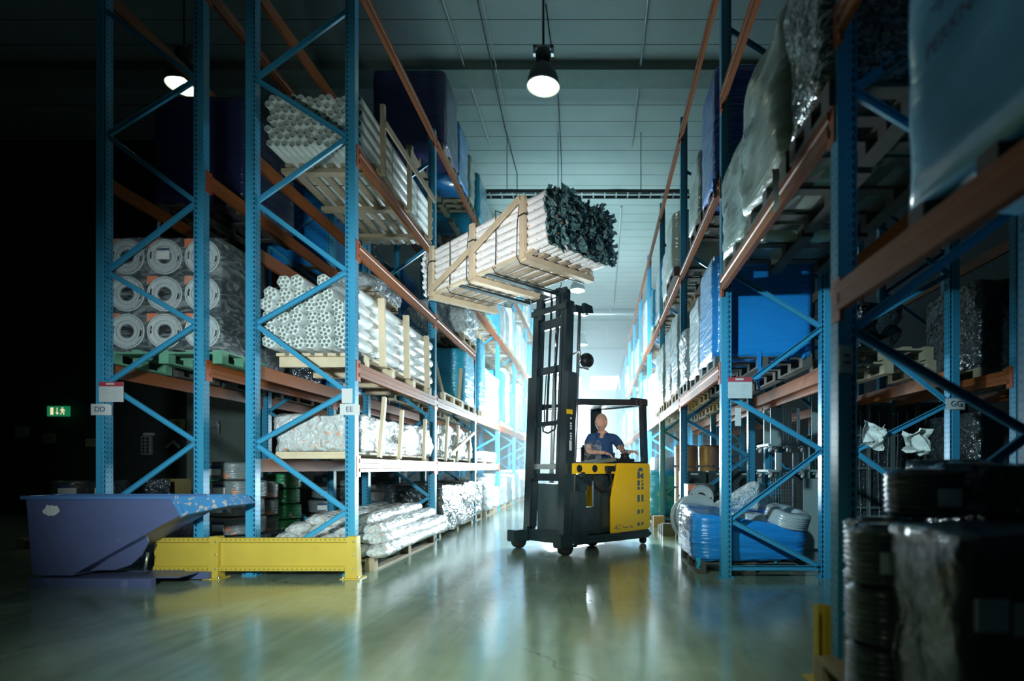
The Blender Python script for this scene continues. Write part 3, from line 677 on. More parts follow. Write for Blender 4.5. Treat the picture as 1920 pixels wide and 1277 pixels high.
coil('dark green hose coil peeping out behind the grey stack', -5.33, 8.0, .84, .16, .2, M_coilgr, g, tagw=0, seed=1)
tag(put('coil_pallet', pallet_mesh(.7,.8), None, (-4.62,8.35,0)), 'pallet below the stack of green coils', 'pallet')
tag(put('coil_box', wrap_mesh(.42,.4,.83,14,M_wdark,.04,.012,name='coil_box'), None, (-5.33,8.02,.0)), 'dark box under the green coil peeping out', 'box')
g = 'leaning grey hose coils'
for i,(dx,z,ti) in enumerate(((0,.16,.0),(-.03,.38,.0),(.02,.605,.05),(.04,.83,.12))):
    coil('leaning grey hose coil right of green stack, %s' % ('lowest','second up','third up','topmost and most tilted')[i], -4.40+dx, 9.35, z, .30, .205, M_coilg, g, (0,ti,0), -1.4, seed=i)
tag(put('coil_pallet', pallet_mesh(.9,.9), None, (-4.45,9.4,0)), 'pallet below the leaning grey coils', 'pallet')
g = 'grey coils seen through the left rack'
n = 0
for cx, cy in ((-4.75,10.6),(-4.3,12.0),(-4.85,12.3)):
    tag(put('coil_pallet', pallet_mesh(.8,.8), None, (cx,cy,0)), 'pallet of the %s far coil stack behind the left rack' % ('near','middle','last')[n//4], 'pallet')
    for i in range(4):
        coil('grey coil in the %s of far stacks behind left rack, %s' % (('nearest','middle','last')[n//4], ('lowest','second up','third up','topmost')[i]), cx, cy, .145+i*.235, .28, .23, M_coilg, g, tagw=.14 if i > 1 else 0, seed=i, face=-1.3); n += 1

# ------------------------------------------------------------------ boxes of reels on the DD rack
t0 = put('green_pallet', pallet_mesh(1.22,.8,M_woodg), None, (-4.50,6.28,2.19)); tag(t0, 'green wooden pallet below the boxed reels', 'pallet')
def reel_box(label, x, y, z, s=.385, dep=.38, group=None, face='y'):
    t = thing('reel_box', label, 'boxed reel', (x,y,z), 0, group)
    MB().box(-s/2,s/2,-dep/2,dep/2,0,s).build('carton', M_card, t, bevel=.004)
    R = s*.475; c = Matrix.Translation((0,-dep/2-.002,s/2)) @ FRONT
    MB().lathe([(R*.36,0),(R*.38,.006),(R*.55,.004),(R*.93,.004),(R*.95,.01),(R,.010),(R,0)], 28, c).build('reel_disc', M_reel, t)
    MB().lathe([(0.0001,.003),(R*.36,.003),(R*.40,.0075),(R*.41,.007)], 24, c, smooth=False).build('hub_hole', M_dark, t)
    MB().lathe([(R*.905,.0055),(R*.925,.0055),(R*.925,.0066),(R*.905,.0066)], 32, c, close=True).lathe([(R*.60,.0055),(R*.615,.0055),(R*.615,.0070),(R*.60,.0070)], 32, c, close=True).build('disc_groove', M_card, t)
    m = MB()
    for k in range(10):
        a = 2*PI*k/10+.2; m.lathe([(.0001,.011),(.008,.011),(.008,.004)], 6, c @ Matrix.Translation((R*.82*math.cos(a), R*.82*math.sin(a), 0)))
    m.build('rivet_ring', M_white, t)
    m = MB()
    for s0 in (PI*.88, -.5):
        ps = [(R*rr*math.cos(s0+.55*q/5), R*rr*math.sin(s0+.55*q/5)) for rr,qs in ((.84,range(6)),(.74,range(5,-1,-1))) for q in qs]
        m.prism(ps, .004, .0062, c)
    m.build('disc_slot', M_dark, t)
    m = MB().prism([(-s/2+.006,s/2-.006),(-s/2+.13,s/2-.006),(-s/2+.006,s/2-.10)], -.001, .0035, c); m.build('corner_print', M_flash, t)
    MB().prism([(-.07,-s/2+.015),(.06,-s/2+.015),(.06,-s/2+.04),(-.07,-s/2+.04)], .0, .0035, c).build('bottom_print', M_ink, t)
    return t
box0 = reel_box('boxed grey reel, front row bottom left on the DD rack', -4.885, 6.08, 2.334, group='boxed reels on the DD rack')
def copy_tree(o, parent=None):
    c = o.copy(); COL.objects.link(c)
    if parent: c.parent = parent
    for ch in [q for q in o.children]: copy_tree(ch, c)
    return c
for dy in (0,1):
    for r in range(3):
        for c in range(3):
            if dy == r == c == 0: continue
            o = copy_tree(box0); o.location = (-4.885+c*.392, 6.08+dy*.39, 2.334+r*.388)
            tag(o, 'boxed grey reel, %s row %s %s on the DD rack' % (('front','hidden rear')[dy], ('bottom','middle','top')[r], ('left','centre','right')[c]), None)
            if dy == 0 and r == 2 and c == 1:
                lab = MB().box(-.07,.06,-.213,-.208,.16,.25).build('address_label', M_paper, o); MB().box(-.07,.06,-.213,-.207,.25,.275).build('label_header', M_ink, lab)
f = put('film_wrap', wrap_mesh(1.215,.82,1.19,77,M_film,.03,.006,name='film_wrap'), None, (-4.493,6.275,2.315))
tag(f, 'clear stretch film around the boxed reels', 'stretch film')

# ------------------------------------------------------------------ rack signs
def plate(nm, label, cat, x, y, z, w, h, rz=0, curve=.0):
    t = thing(nm, label, cat, (x,y,z), rz)
    m = MB(); n = 8; vs = []
    for k in range(n+1):
        q = k/n-.5
        for zz in (-h/2,h/2):
            for th in (0,.003): vs.append((q*w, curve*4*q*q*(1 if q>0 else .4)+th, zz+(-.2*h*max(0,q-.3)*2 if zz>0 else 0)))
    fs = []
    for k in range(n):
        a, b = 4*k, 4*k+4
        fs += [(a,b,b+2,a+2),(a+1,a+3,b+3,b+1),(a,a+1,b+1,b),(a+2,b+2,b+3,a+3)]
    fs += [(0,2,3,1),(4*n,4*n+1,4*n+3,4*n+2)]
    m.add(vs, fs, False).build('sign_plate', M_white, t); return t
for s,x,y,w,lab in (('DD',-5.07,5.775,.20,'white curved row sign reading DD on rack post'),('EE',-2.52,5.775,.20,'white row sign reading EE on rack post')):
    q = plate('row_sign', lab, 'sign', x, y, 1.70, w, .115, 0, .02 if s=='DD' else .004)
    text('lettering', s, .075, M_ink, q, Matrix.Translation((0,-.004,0)) @ FRONT)
q = plate('row_sign', 'bent white row sign reading GG on dark rack post', 'sign', 3.585, 5.63, 1.74, .20, .11, 0, .02)
text('lettering', 'GG', .08, M_ink, q, Matrix.Translation((0,-.004,0)) @ FRONT)
q = plate('row_sign', 'small white tag bent around near blue post on right', 'sign', 1.285, 2.90, 1.66, .075, .14, 0, .01)
for i,w in enumerate((.03,.035)): MB().box(-.016,w-.016,-.004,-.002,.012-.035*i,.024-.035*i).build('small_print', M_ink, q)
def doc(label, x, y, z, w, h, lines=True):
    t = thing('load_notice', label, 'notice', (x,y,z))
    MB().box(-w/2,w/2,0,.004,-h/2,h/2).build('sheet', M_white, t)
    MB().box(-w/2,w/2,-.003,-.0005,h*.28,h/2).build('red_header', M_red, t); MB().box(-w*.2,w*.14,-.005,-.0035,h*.36,h*.44).build('header_strip', M_white, t)
    random.seed(int(abs(x*100)))
    m = MB()
    for r in range(8):
        for c0,c1 in ((-.45,-.05),(.05,.42)):
            if random.random()<.8: m.box(w*c0, w*(c0+(c1-c0)*random.uniform(.3,1)), -.002,-.0005, h*(.2-.085*r), h*(.2-.085*r)+.003)
    m.build('small_print', mat('grey_print',(.4,.42,.45),.6), t)
doc('white load notice with red header above the DD sign', -4.96, 5.78, 1.88, .25, .205)
doc('white load notice with red header on right rack post', 1.43, 5.62, 1.90, .24, .21)
tag(MB().box(-2.60,-2.49,5.775,5.78,1.765,1.915).build('blank_notice', M_white), 'blank white notice above the EE sign', 'notice')
tag(MB().box(1.38,1.44,5.62,5.625,1.52,1.70).build('blank_notice', M_white), 'blank white notice below the red-headed one on right', 'notice')

# ------------------------------------------------------------------ yellow guard
t = thing('rack_guard', 'yellow steel end guard at foot of left racks', 'guard rail', (-2.37,5.66,0))
bm = MB()
pr = [(-.02,-.165),(.03,-.165),(.03,-.125),(.006,-.112),(.006,.112),(.03,.125),(.03,.165),(-.02,.165)]
for a,b in ((-2.05,-1.475),(-1.39,-.105)): bm.extr([(x,z) for x,z in pr], (a,0,.24), (b,0,.24))
bm.build('guard_beam', M_gyel, t)
m = MB()
for k in range(42):
    x = -2.02+.047*k
    if -1.49 < x < -1.38 or x > -.13: continue
    for z in (.388,.092): m.lathe([(.0001,0),(.0055,0)], 8, Matrix.Translation((x,-.0315,z)) @ FRONT, smooth=False)
m.build('bolt_hole', M_dark, t)
for px,w0,w1 in ((-1.43,.045,.045),(-.06,.045,.06)):
    p = MB().add([(px-w1-.01,-.05,0),(px+w1,-.05,0),(px+w0,-.04,.42),(px-w0,-.04,.42),(px-w1-.01,.06,0),(px+w1,.06,0),(px+w0,.05,.42),(px-w0,.05,.42)],
                 [(0,1,2,3),(4,7,6,5),(0,4,5,1),(1,5,6,2),(2,6,7,3),(3,7,4,0)]).build('guard_post', M_gyel, t)
    MB().box(px-w1-.04,px+w1+.04,-.085,.085,0,.01).build('foot_plate', M_gyel, p)
    m = MB()
    for z in (.37,.24,.10): m.sphere((px+.02,-.047,z), .010, 6, (1,.5,1))
    for x in (px-w1-.015,px+w1+.02): m.lathe([(.011,.0),(.011,.02),(.0001,.024)],6,Matrix.Translation((x,-.07,.009)))
    m.build('bolt', M_steel, p)
# yellow column guard on the right
t = thing('column_guard', 'yellow angled column protector beside near right post', 'guard', (1.17,2.93,0))
MB().extr([(-.035,-.03),(.035,-.03),(.035,.03),(.026,.03),(.026,-.021),(-.026,-.021),(-.026,.03),(-.035,.03)], (0,0,0), (0,0,.39), up=(0,-1,0)).build('guard_angle', M_gyel, t)
MB().box(-.08,.05,-.05,.07,0,.008).build('foot_plate', M_gyel, t)

# ------------------------------------------------------------------ tipping skip
t = thing('tipping_skip', 'blue steel tipping skip with torn sticker, bottom left', 'skip', (-4.6,5.22,0))
ox = -4.6
def S(px, py): return ((px-1118)*5.22/F-ox, H+(878-py)*5.22/F)
side = [S(50,933),S(62,1078),S(137,1078),S(345,962),S(328,933)]
m = MB(); D = .40
P = [(x,z) for x,z in side]
pts0 = [(x,0,z) for x,z in P]; pts1 = [(x,D,z) for x,z in P]
# shell: two sides, back, bottom, sloping front (open top)
m.add(pts0, [(0,1,2,3,4)]); m.add(pts1, [(0,4,3,2,1)])
for i in range(3): m.add([pts0[i],pts1[i],pts1[i+1],pts0[i+1]], [(0,1,2,3)])
body = m.build('hopper', M_skip, t); so = body.modifiers.new('s','SOLIDIFY'); so.thickness = .006; so.offset = 1
zt = P[0][1]
lip = MB(); a = S(345,966); b = S(430,948); c = S(328,925)
a2 = S(322,922)
lip.add([(a[0],-.012,a[1]),(a[0]-.07,-.012,zt+.012),(b[0]-.09,-.012,zt+.012),(b[0],.0,b[1]),(a[0],D+.012,a[1]),(a[0]-.07,D+.012,zt+.012),(b[0]-.09,D+.012,zt+.012),(b[0],D,b[1])],
        [(0,3,2,1),(4,5,6,7),(0,4,7,3),(3,7,6,2)])
o = lip.build('pouring_lip', M_skipw, t); so = o.modifiers.new('s','SOLIDIFY'); so.thickness = .012
MB().extr([(-.02,-.016),(.02,-.016),(.02,.016),(-.02,.016)], (P[0][0]-.03,-.01,zt), (P[4][0]+.02,-.01,zt)).extr([(-.02,-.016),(.02,-.016),(.02,.016),(-.02,.016)], (P[0][0]-.03,D+.01,zt), (P[4][0]+.02,D+.01,zt)).bar((P[0][0]-.02,-.01,zt),(P[0][0]-.02,D+.01,zt),.04,.032).build('rim', M_rim, t)
MB().bar((a[0]-.08,-.016,zt+.0),(a[0]+.01,-.016,a[1]-.01),.02,.045,up=(1,0,0)).build('rim_gusset', M_skipw, t)
r0, r1 = S(58,1085), S(286,1085)
for y in (0,D-.02): MB().box(r0[0],r1[0],y-.02,y+.04,.0,.085).build('base_rail', M_skip, t)
MB().box(r1[0],r1[0]+.28,D-.06,D+.02,.01,.075).build('fork_pocket', M_skip, t)
MB().box(r0[0],r1[0]+.2,.05,D-.07,.075,.085).build('base_plate', M_skip, t)
# rolling quadrant below the slope
q0 = S(255,1020); m = MB()
arc = [S(*q) for q in ((150,1074),(200,1072),(228,1063),(248,1045),(262,1018),(258,1008),(205,1038))]
m.prism([(x,z) for x,z in arc], -.10, -.115, FRONT); m.build('rolling_quadrant', M_skip, t)
MB().tube([(q0[0]-.05,.16,.1),(q0[0]-.02,.16,.3)], .012, 8).build('latch_bar', M_steel, t)
st = MB(); random.seed(3); c = S(98,957); ring = [(c[0]+.075*math.cos(u)*(1+.35*N3(u,1,1)), c[1]+.05*math.sin(u)*(1+.5*N3(u*2,5,1))) for u in [i*2*PI/26 for i in range(26)]]
st.prism(ring, .0075, .009, FRONT); o = st.build('torn_sticker', mat('torn_paper',(.62,.64,.62),.8,mottle=.2,ms=30), t)

# ------------------------------------------------------------------ far left: exit sign, wall items, dark coil pallet
def W(px, py, Y): return ((px-1118)*Y/F, Y, H+(878-py)*Y/F)
c = W(108,771,13.4); t = thing('exit_sign', 'green exit sign with arrow and running figure, far left', 'exit sign', c)
MB().box(-.25,.25,.0,.06,-.12,.12).build('sign_box', M_grn, t)
def pic(nm, poly, dx=0, sc=1): MB().prism([(x*sc+dx,y*sc) for x,y in poly], .0005, .004, FRONT).build(nm, M_exw, t)
pic('door_symbol', [(-.17,-.085),(-.10,-.085),(-.10,.085),(-.17,.085)])
pic('arrow_symbol', [(-.008,.08),(.008,.08),(.008,-.03),(.04,-.03),(0,-.085),(-.04,-.03),(-.008,-.03)], -.01)
pic('runner_head', [(.018*math.cos(i*PI/4),.018*math.sin(i*PI/4)+.075) for i in range(8)], .115)
pic('runner_body', [(-.03,.05),(.03,.05),(.06,.01),(.045,0),(.015,.022),(.01,-.01),(.045,-.035),(.03,-.085),(.012,-.08),(.02,-.04),(-.02,-.025),(-.035,-.075),(-.07,-.07),(-.065,-.055),(-.045,-.06),(-.025,-.01),(-.02,.025),(-.045,.01),(-.06,.03)], .12)
c = W(332,795,13.2); t = thing('fire_sign', 'square hose sign on dark concrete column, far left', 'sign', c)
MB().box(-.17,.17,0,.02,-.11,.11).build('sign_plate', M_fire, t)
for a in ((-.07,.07,.055,.07),(-.07,.07,-.07,-.055),(-.07,-.055,-.07,.07),(.055,.07,-.07,.07),(-.015,.01,-.045,.03),(-.015,.04,.01,.035)): MB().box(a[0],a[1],-.004,-.001,a[2],a[3]).build('hose_symbol', M_dark, t)
for px,py,w,h,nm,lab,mm in ((273,835,.24,.46,'switch_panel','grey switch panel with round buttons on dark far wall',M_galv),(277,814,.24,.06,'name_plate','small pale plate over the switch panel',M_white),(395,795,.3,.16,'wall_box','small grey box on dark wall right of hose sign',M_galv),(38,810,.28,.26,'wall_notice','dim green notice left of exit sign',M_fire),(90,822,.26,.24,'wall_notice','dim notice underneath the exit sign',M_fire),(168,830,.22,.2,'wall_notice','dim notice left of the DD post',M_fire),(325,833,.3,.16,'wall_arrow','small pale chevron on the concrete column',M_galv)):
    Y = 13.2 if nm in ('wall_arrow',) else (12.9 if nm == 'wall_box' else 13.5)
    c = W(px,py,Y); o = thing(nm, lab, 'sign' if 'n' == nm[0] or 'wall' in nm else 'panel', c)
    if nm == 'wall_arrow': MB().prism([(-.18,-.06),(0,.1),(.18,-.06),(.14,-.1),(0,.03),(-.14,-.1)], 0, .02, FRONT).build('chevron', mm, o)
    else: MB().box(-w/2,w/2,0,.08,-h/2,h/2).build('plate_body', mm, o, bevel=.01)
    if nm == 'switch_panel':
        for r in range(5):
            for k in range(2): MB().lathe([(.0001,.018),(.025,.015),(.03,0)], 10, Matrix.Translation((-.05+.1*k,-.001,.16-.08*r)) @ FRONT).build('button', M_dark, o)
    if nm == 'wall_box': tail(o, (.18,0,.0), .2, M_foil, 4)
g = 'dark coils far left'
tag(put('dark_pallet', pallet_mesh(1.6,1.0), None, (-7.1,8.2,0)), 'pallet of dark coils at far left', 'pallet')
for r in range(3):
    for c_ in range(3):
        if r == 2 and c_ == 2: continue
        coil('dark film-wrapped coil at far left, %s row, %s' % (('bottom','middle','top')[r], ('left','centre','right')[c_]), -7.62+c_*.52, 8.2+.02*r, .145+r*.26, .255, .25, M_coilb, g, tagw=.2 if r else 0, seed=c_, face=-1.1)
tag(put('dark_box', wrap_mesh(.5,.45,.27,8,M_wdark,.04,.01,name='dark_box'), None, (-6.58,8.2,.67)), 'small dark box with pale corner on far left coils', 'box')
for nm,Y,X,lab in (('yellow_crate',8.9,-6.95,'dim yellow crate behind the DD frame'),):
    o = MB().box(X-.25,X+.3,Y,Y+.4,0,.93).build(nm, mat('crate_yellow',(.28,.2,.05),.6), bevel=.02); tag(o, lab, 'crate')
soft_bundle('silver film-covered goods glimpsed behind the skip through DD frame', -5.15,-4.1,8.75-.9,9.2,0,.02,(),M_foil,15) if False else None
tag(put('film_heap', wrap_mesh(.55,.8,.70,16,M_foil,.12,.06,name='film_heap'), None, (-5.3,6.9,.0)), 'silver film-covered heap just behind the skip rim', 'film heap')

# ------------------------------------------------------------------ right floor: coils, reels, trolleys
T0 = .56
coil('silver film-wrapped coil tilted on the blue crate, right end', 2.02, 6.05, .50, .235, .17, M_coilf, 'coils on the blue crate', (.22,.20,0), tagw=0, seed=1)
coil('flat silver coil in middle of the blue crate', 1.66, 6.12, .50, .20, .12, M_coilf, 'coils on the blue crate', (.0,.1,0), tagw=0, seed=2)
coil('flat grey coil sunk in blue crate beside the rack post', 1.4, 6.35, .52, .2, .10, M_coilg, 'coils on the blue crate', (.05,.05,0), tagw=0, seed=0)
o = put('blue_bag', wrap_mesh(.75,.4,.07,18,mat('bag_blue',(.02,.20,.70),.2,bump=.9,bs=(14,14,14),coat=1,kind='voronoi'),.1,.03,name='blue_bag'), None, (1.75,6.65,.55)); tag(o, 'crumpled bright blue bag lying on the blue crate', 'bag')
# leaning cable drum
def drum(label, x, y, z, R, w, rot, mt=None, group=None):
    t = thing('cable_drum', label, 'cable drum', (x,y,z), 0, group); t.rotation_euler = rot
    mt = mt or M_reel
    for s in (-1,1): MB().lathe([(R*.3,s*w/2),(R*.97,s*w/2),(R,s*(w/2-.008)),(R,s*(w/2-.02)),(R*.3,s*(w/2-.022))], 32, FRONT, close=True).build('flange', mt, t)
    MB().lathe([(R*.32,-w/2+.02),(R*.86,-w/2+.02),(R*.86,w/2-.02),(R*.32,w/2-.02)], 32, FRONT, close=True).build('windings', M_coilf, t)
    return t
drum('pale grey cable drum leaning behind the blue crate corner', 1.27, 7.28, .46, .30, .22, (-.15,0,.25))
drum('small white drum face resting inside the blue crate corner', 1.36, 6.6, .50, .15, .10, (-.9,0,.2), M_white)
b = reel_box('boxed grey reel with orange corners standing behind the cable drum', 1.44, 7.95, .52, .36, .36)
tag(MB().box(1.2,2.2,7.7,8.3,0,.52).build('dark_carton', M_card, bevel=.02), 'dark carton below the boxed reel on right', 'carton')
# foil wrapped tilted box with a reel face
t = thing('wrapped_reel', 'tilted silver film-wrapped box with round reel face on right floor', 'wrapped reel', (2.0,7.05,.42))
m = wrap_mesh(.62,.5,.42,23,M_foil,.06,.02,name='film_box'); o = put('film_box', m, t, (-.05,0,.0)); o.rotation_euler = (0,-.55,0)
MB().lathe([(.06,0),(.065,.02),(.15,.015),(.165,.03),(.17,0)], 28, Matrix.Translation((.12,-.30,.10)) @ FRONT).build('reel_disc', M_reel, t)
MB().lathe([(.0001,.002),(.06,.002)], 20, Matrix.Translation((.12,-.30,.10)) @ FRONT).build('hub_hole', M_dark, t)
tag(MB().box(1.55,2.2,6.75+.1,7.5,0,.40).build('dark_carton', M_card, bevel=.02), 'dark carton carrying the tilted silver box', 'carton')
# dark speaker-like cartons
for i,(x,z) in enumerate(((1.52,.66),(1.92,.66),(2.3,.66),(1.52,.26),(1.92,.26))):
    x += .0
    t = thing('carton', 'dark carton with round window, %s on right floor' % ('upper left','upper middle','upper right','lower left','lower middle')[i], 'carton', (x,8.95,z+.01*(z>.5)), 0, 'dark round-window cartons')
    MB().box(-.185,.185,-.2,.2,0,.385).build('box_body', M_card, t, bevel=.004)
    MB().lathe([(.0001,.001),(.08,.001),(.085,.006),(.10,.0)], 24, Matrix.Translation((0,-.2,.19)) @ FRONT).build('round_window', M_dark, t)
    MB().box(-.06,.06,-.203,-.2,.33,.35).build('paper_label', M_paper, t)
tag(MB().box(1.3,2.5,8.7,9.25,0,.26).build('dark_carton', M_card, bevel=.02), 'long dark carton under the round-window cartons', 'carton')
M_pink = mat('brown_film_roll', (.28,.20,.20), .3, bump=.5, bs=(4,4,30), coat=.5)
for i,(x,z) in enumerate(((1.62,0),(2.05,0),(1.62,.38),(2.05,.38),(1.62,.76),(2.05,.76),(1.62,1.14),(2.05,1.14))):
    o = coil('brownish coil on right floor behind dark cartons, %s, %s column' % (('lowest','second up','third up','topmost')[i//2], ('left','right')[i%2]), x, 10.2, z+.0, .21, .37, M_pink, 'brownish coils', tagw=0, seed=i)
for i,(y,h) in enumerate(((9.45,.16),(9.75,.12),(10.6,.2),(9.15,.2))):
    tag(MB().box(1.08,1.28,y,y+.2,0,h).build('small_carton', M_card if i != 2 else M_wood2, bevel=.006), 'small %s carton at aisle edge, %s from the front' % ('dark' if i != 2 else 'brown', ORD[(3,4,2+3,2)[i]-1]), 'carton', 'cartons at aisle edge')
# castor trolleys
M_gpan = mat('grey_panel', (.30,.38,.38), .4)
def trolley(label, x, y, z, hh, panels, grp, w=.72, dep=.55, foot=False):
    t = thing('display_trolley', label, 'trolley', (x,y,z), 0, grp)
    c0 = 0 if foot else .085
    MB().box(-w/2,w/2,-dep/2,dep/2,c0,c0+.03).build('base_board', M_gpan, t, bevel=.008)
    if not foot:
        for cx in (-w/2+.04,-.08,.12,w/2-.05):
            for cy in (-dep/2+.03, dep/2-.06):
                c = MB().lathe([(.0001,-.014),(.034,-.014),(.037,-.008),(.037,.008),(.034,.014),(.0001,.014)], 16, Matrix.Translation((cx,cy,.0371)) @ Matrix.Rotation(PI/2+.5*((cx*7)%1),4,'Y')).build('castor', M_white, t)
                MB().box(cx-.025,cx+.02,cy-.02,cy+.02,.062,.086).tube([(cx-.06,cy-.01,.06),(cx-.02,cy-.01,.065)],.012,6).build('castor_fork', M_galv, c)
    for a in panels:
        nm, x0, x1, yy, z1 = a
        if nm == 'grid':
            m = MB()
            for k in range(int((x1-x0)/.035)+1): m.bar((x0+.035*k,yy,c0+.03),(x0+.035*k,yy,z1),.004,.004,up=(0,1,0))
            for k in range(int((z1-c0)/.05)): m.bar((x0,yy,c0+.06+.05*k),(x1,yy,c0+.06+.05*k),.004,.004)
            m.build('wire_grid', M_galv, t)
        elif nm == 'panel': MB().box(x0,x1,yy,yy+.02,c0+.03,z1).build('side_panel', M_gpan, t)
        else: MB().box(x0,x1,yy,yy+.035,c0+.03,z1).build('corner_post', M_galv, t)
    return t
gx, gy = 2.66, 7.85
trolley('lowest grey trolley of castor stack, partly behind silver coil', gx, gy, .0, 1, (('grid',-.30,0,-.2,.96),('post',0,.04,-.22,.96),('grid',.05,.12,-.1,.96),('panel',.13,.33,-.24,.96),('post',.33,.36,-.26,.96),('panel',-.36,-.30,.2,.96)), 'grey castor trolleys', foot=True)
trolley('middle grey trolley of castor stack with bare posts', gx, gy, .965, 1, (('post',-.23,-.15,-.2,.345),('post',.04,.12,-.1,.345),('post',.14,.20,-.22,.345),('grid',.27,.36,-.1,.345)), 'grey castor trolleys')
trolley('topmost grey trolley of castor stack with wire-grid panel', gx, gy, 1.315, 1, (('panel',-.30,-.16,-.2,.60),('grid',-.16,.06,-.2,.60),('post',.06,.09,-.22,.60),('panel',.24,.36,-.24,.78),('panel',-.30,.09,.1,.6)), 'grey castor trolleys')
for z in (.345+.965,): pass
# steel cage row on the dark right side
t = thing('steel_cage', 'row of dark steel cage frames draped in film, right background', 'cage', (4.2,7.9,0))
m = MB()
for z in (.08,.55,1.10,1.56,2.0): m.bar((-1.1,0,z),(1.0,0,z),.03,.035)
m.build('cage_rail', mat('cage_steel',(.16,.2,.2),.4,metal=.4), t)
for k in range(7):
    MB().box(-1.1+.34*k,-1.05+.34*k,-.02,.02,0,2.05).build('cage_post', mat('cage_steel',(.16,.2,.2),.4,metal=.4) if k == 0 else bpy.data.materials['cage_steel'], t)
m = MB()
for k in range(16): m.tube([(-1.05+.13*k+.01*math.sin(q),-.03,.1+.2*q) for q in range(10)], .003, 4)
m.build('film_strands', M_foil, t)
put('film_sheet', MB().box(-1.1,1.0,.05,.055,.05,2.0).mesh('film_sheet', M_wdark), t)
# crumpled papers caught on a brace
def paper(label, x, y, z, s, seed):
    m = MB(); n = 9; vs = []
    for i in range(n):
        for j in range(n):
            u, v = i/(n-1)-.5, j/(n-1)-.5
            vs.append((s*(u*1.2+.35*N3(u*2+seed,v*2,0)), s*(.5*N3(u*3,v*3+seed,2)+.2*N3(u*7,v*7,seed)), s*(v*1.1+.4*N3(u*2,v*2,seed+4))))
    m.add(vs, [(i*n+j,(i+1)*n+j,(i+1)*n+j+1,i*n+j+1) for i in range(n-1) for j in range(n-1)], False)
    o = m.build('crumpled_paper', M_paper, None, (x,y,z)); o.modifiers.new('s','SOLIDIFY').thickness = .0015; tag(o, label, 'paper', 'crumpled papers')
paper('left crumpled white paper stuck on the dark GG rack brace', 2.75, 5.60, 1.44, .22, 3.3)
paper('right crumpled white paper hanging beside the GG post', 3.2, 5.62, 1.36, .22, 9.1)

# foreground coils and wrapped bulk at the right
g = 'blurred hose coils, right foreground'
put('foreground_pallet', pallet_mesh(1.0,1.0), None, (1.62,2.4,0)); tag(bpy.data.objects['foreground_pallet'], 'pallet under the blurred foreground coils', 'pallet')
def xy(px, Y): return (px-1118)*Y/F
k = 0
for (px,Y,R,h,zs) in ((1665,2.35,.165,.235,(.145,.385,.625)),(1650,2.72,.165,.235,(.145,.385,.625))):
    for i,z in enumerate(zs):
        coil('blurred dark hose coil in right foreground, %s pile, %s' % (('nearer','rear')[k], ('lowest','middle','top')[i]), xy(px,Y), Y, z, R, h, M_coilb, g, tagw=.15 if (i == 2 and k == 0) else 0, seed=i, face=-1.75)
    k += 1
coil('blurred hose coil with white label topping the foreground pile', xy(1735,2.75), 2.75, .865, .185, .23, M_coilb, g, tagw=.11, face=-1.55, seed=2)
bx = thing('wrapped_load', 'dark film-wrapped bulk with white labels, lower right corner', 'wrapped pallet load', (xy(1850,1.95)+.1,2.0,0), 0)
put('pallet', pallet_mesh(.6,.5), bx)
put('stretch_wrap', wrap_mesh(.62,.5,.75,91,M_bulk,.06,.02,name='stretch_wrap'), bx, (0,0,.142))
for i in range(5): MB().box(-.29+i*.115,-.19+i*.115,-.282,-.276,.60-.012*i,.70-.012*i).build('paper_label', mat('dull_paper',(.5,.5,.5),.7) if i == 0 else bpy.data.materials['dull_paper'], bx)
for i in range(4): MB().box(-.25+i*.13,-.17+i*.13,-.282,-.276,.25-.02*i,.33-.02*i).build('paper_label', bpy.data.materials['dull_paper'], bx)
o = put('film_heap', wrap_mesh(.9,.6,.22,95,M_wdark,.15,.07,name='film_heap'), None, (2.12,2.86,.90)); tag(o, 'dark glossy film heap behind the foreground coils', 'film heap')
o = put('dark_stack', wrap_mesh(.8,.55,.90,96,M_wdark,.06,.02,name='dark_stack'), None, (2.20,2.86,0)); tag(o, 'dark wrapped stack under the glossy film heap', 'wrapped stack')

# ------------------------------------------------------------------ lamps, pipes, tray
def lamp(label, x, y, z, lit=True):
    t = thing('highbay_lamp', label, 'lamp', (x,y,z), 0, 'hanging bell lamps')
    MB().lathe([(.275,0),(.265,.06),(.235,.18),(.17,.30),(.10,.37),(.085,.40)], 32).build('shade', M_lampout, t)
    MB().lathe([(.280,-.012),(.280,.006),(.268,.006),(.268,-.012)], 32, close=True).build('rim', M_galv, t)
    MB().lathe([(.267,.004),(.257,.06),(.227,.178),(.162,.295),(.09,.36),(.001,.365)], 32).build('reflector', M_lampin, t)
    MB().sphere((0,0,.16), .075, 10, (1,1,1.5)).build('bulb', M_bulb, t)
    MB().lathe([(.085,.40),(.125,.42),(.13,.56),(.11,.60),(.001,.60)], 20).build('gear_housing', M_lampout, t)
    MB().box(-.17,-.12,-.04,.04,.52,.66).box(.12,.17,-.04,.04,.52,.66).box(-.17,.17,-.04,.04,.62,.66).build('bracket', M_galv, t)
    MB().tube([(0,0,.66),(0,0,8.99-z)], .02, 8).build('hanging_rod', M_lampout, t)
    L = bpy.data.lights.new('lamp_spot','SPOT'); L.energy = 60; L.color = (.88,1,.85); L.spot_size = 1.9; L.spot_blend = .6; L.shadow_soft_size = .12
    o = bpy.data.objects.new('lamp_light', L); COL.objects.link(o); o.parent = t; o.location = (0,0,.02)
lamp('nearest hanging bell lamp, lit, above the aisle', -.88, 9.4, 7.45)
lamp('second bell lamp along aisle, beside top of the mast', -.67, 20.2, 7.45)
lamp('third bell lamp, deepest in the aisle', -.71, 29.1, 7.45)
lamp('bell lamp above the DD rack at far left', -6.85, 9.4, 7.45)
def pipe(nm, label, pts, r, mt, cat='pipe', n=8): tag(MB().tube(pts, r, n).build(nm, mt), label, cat)
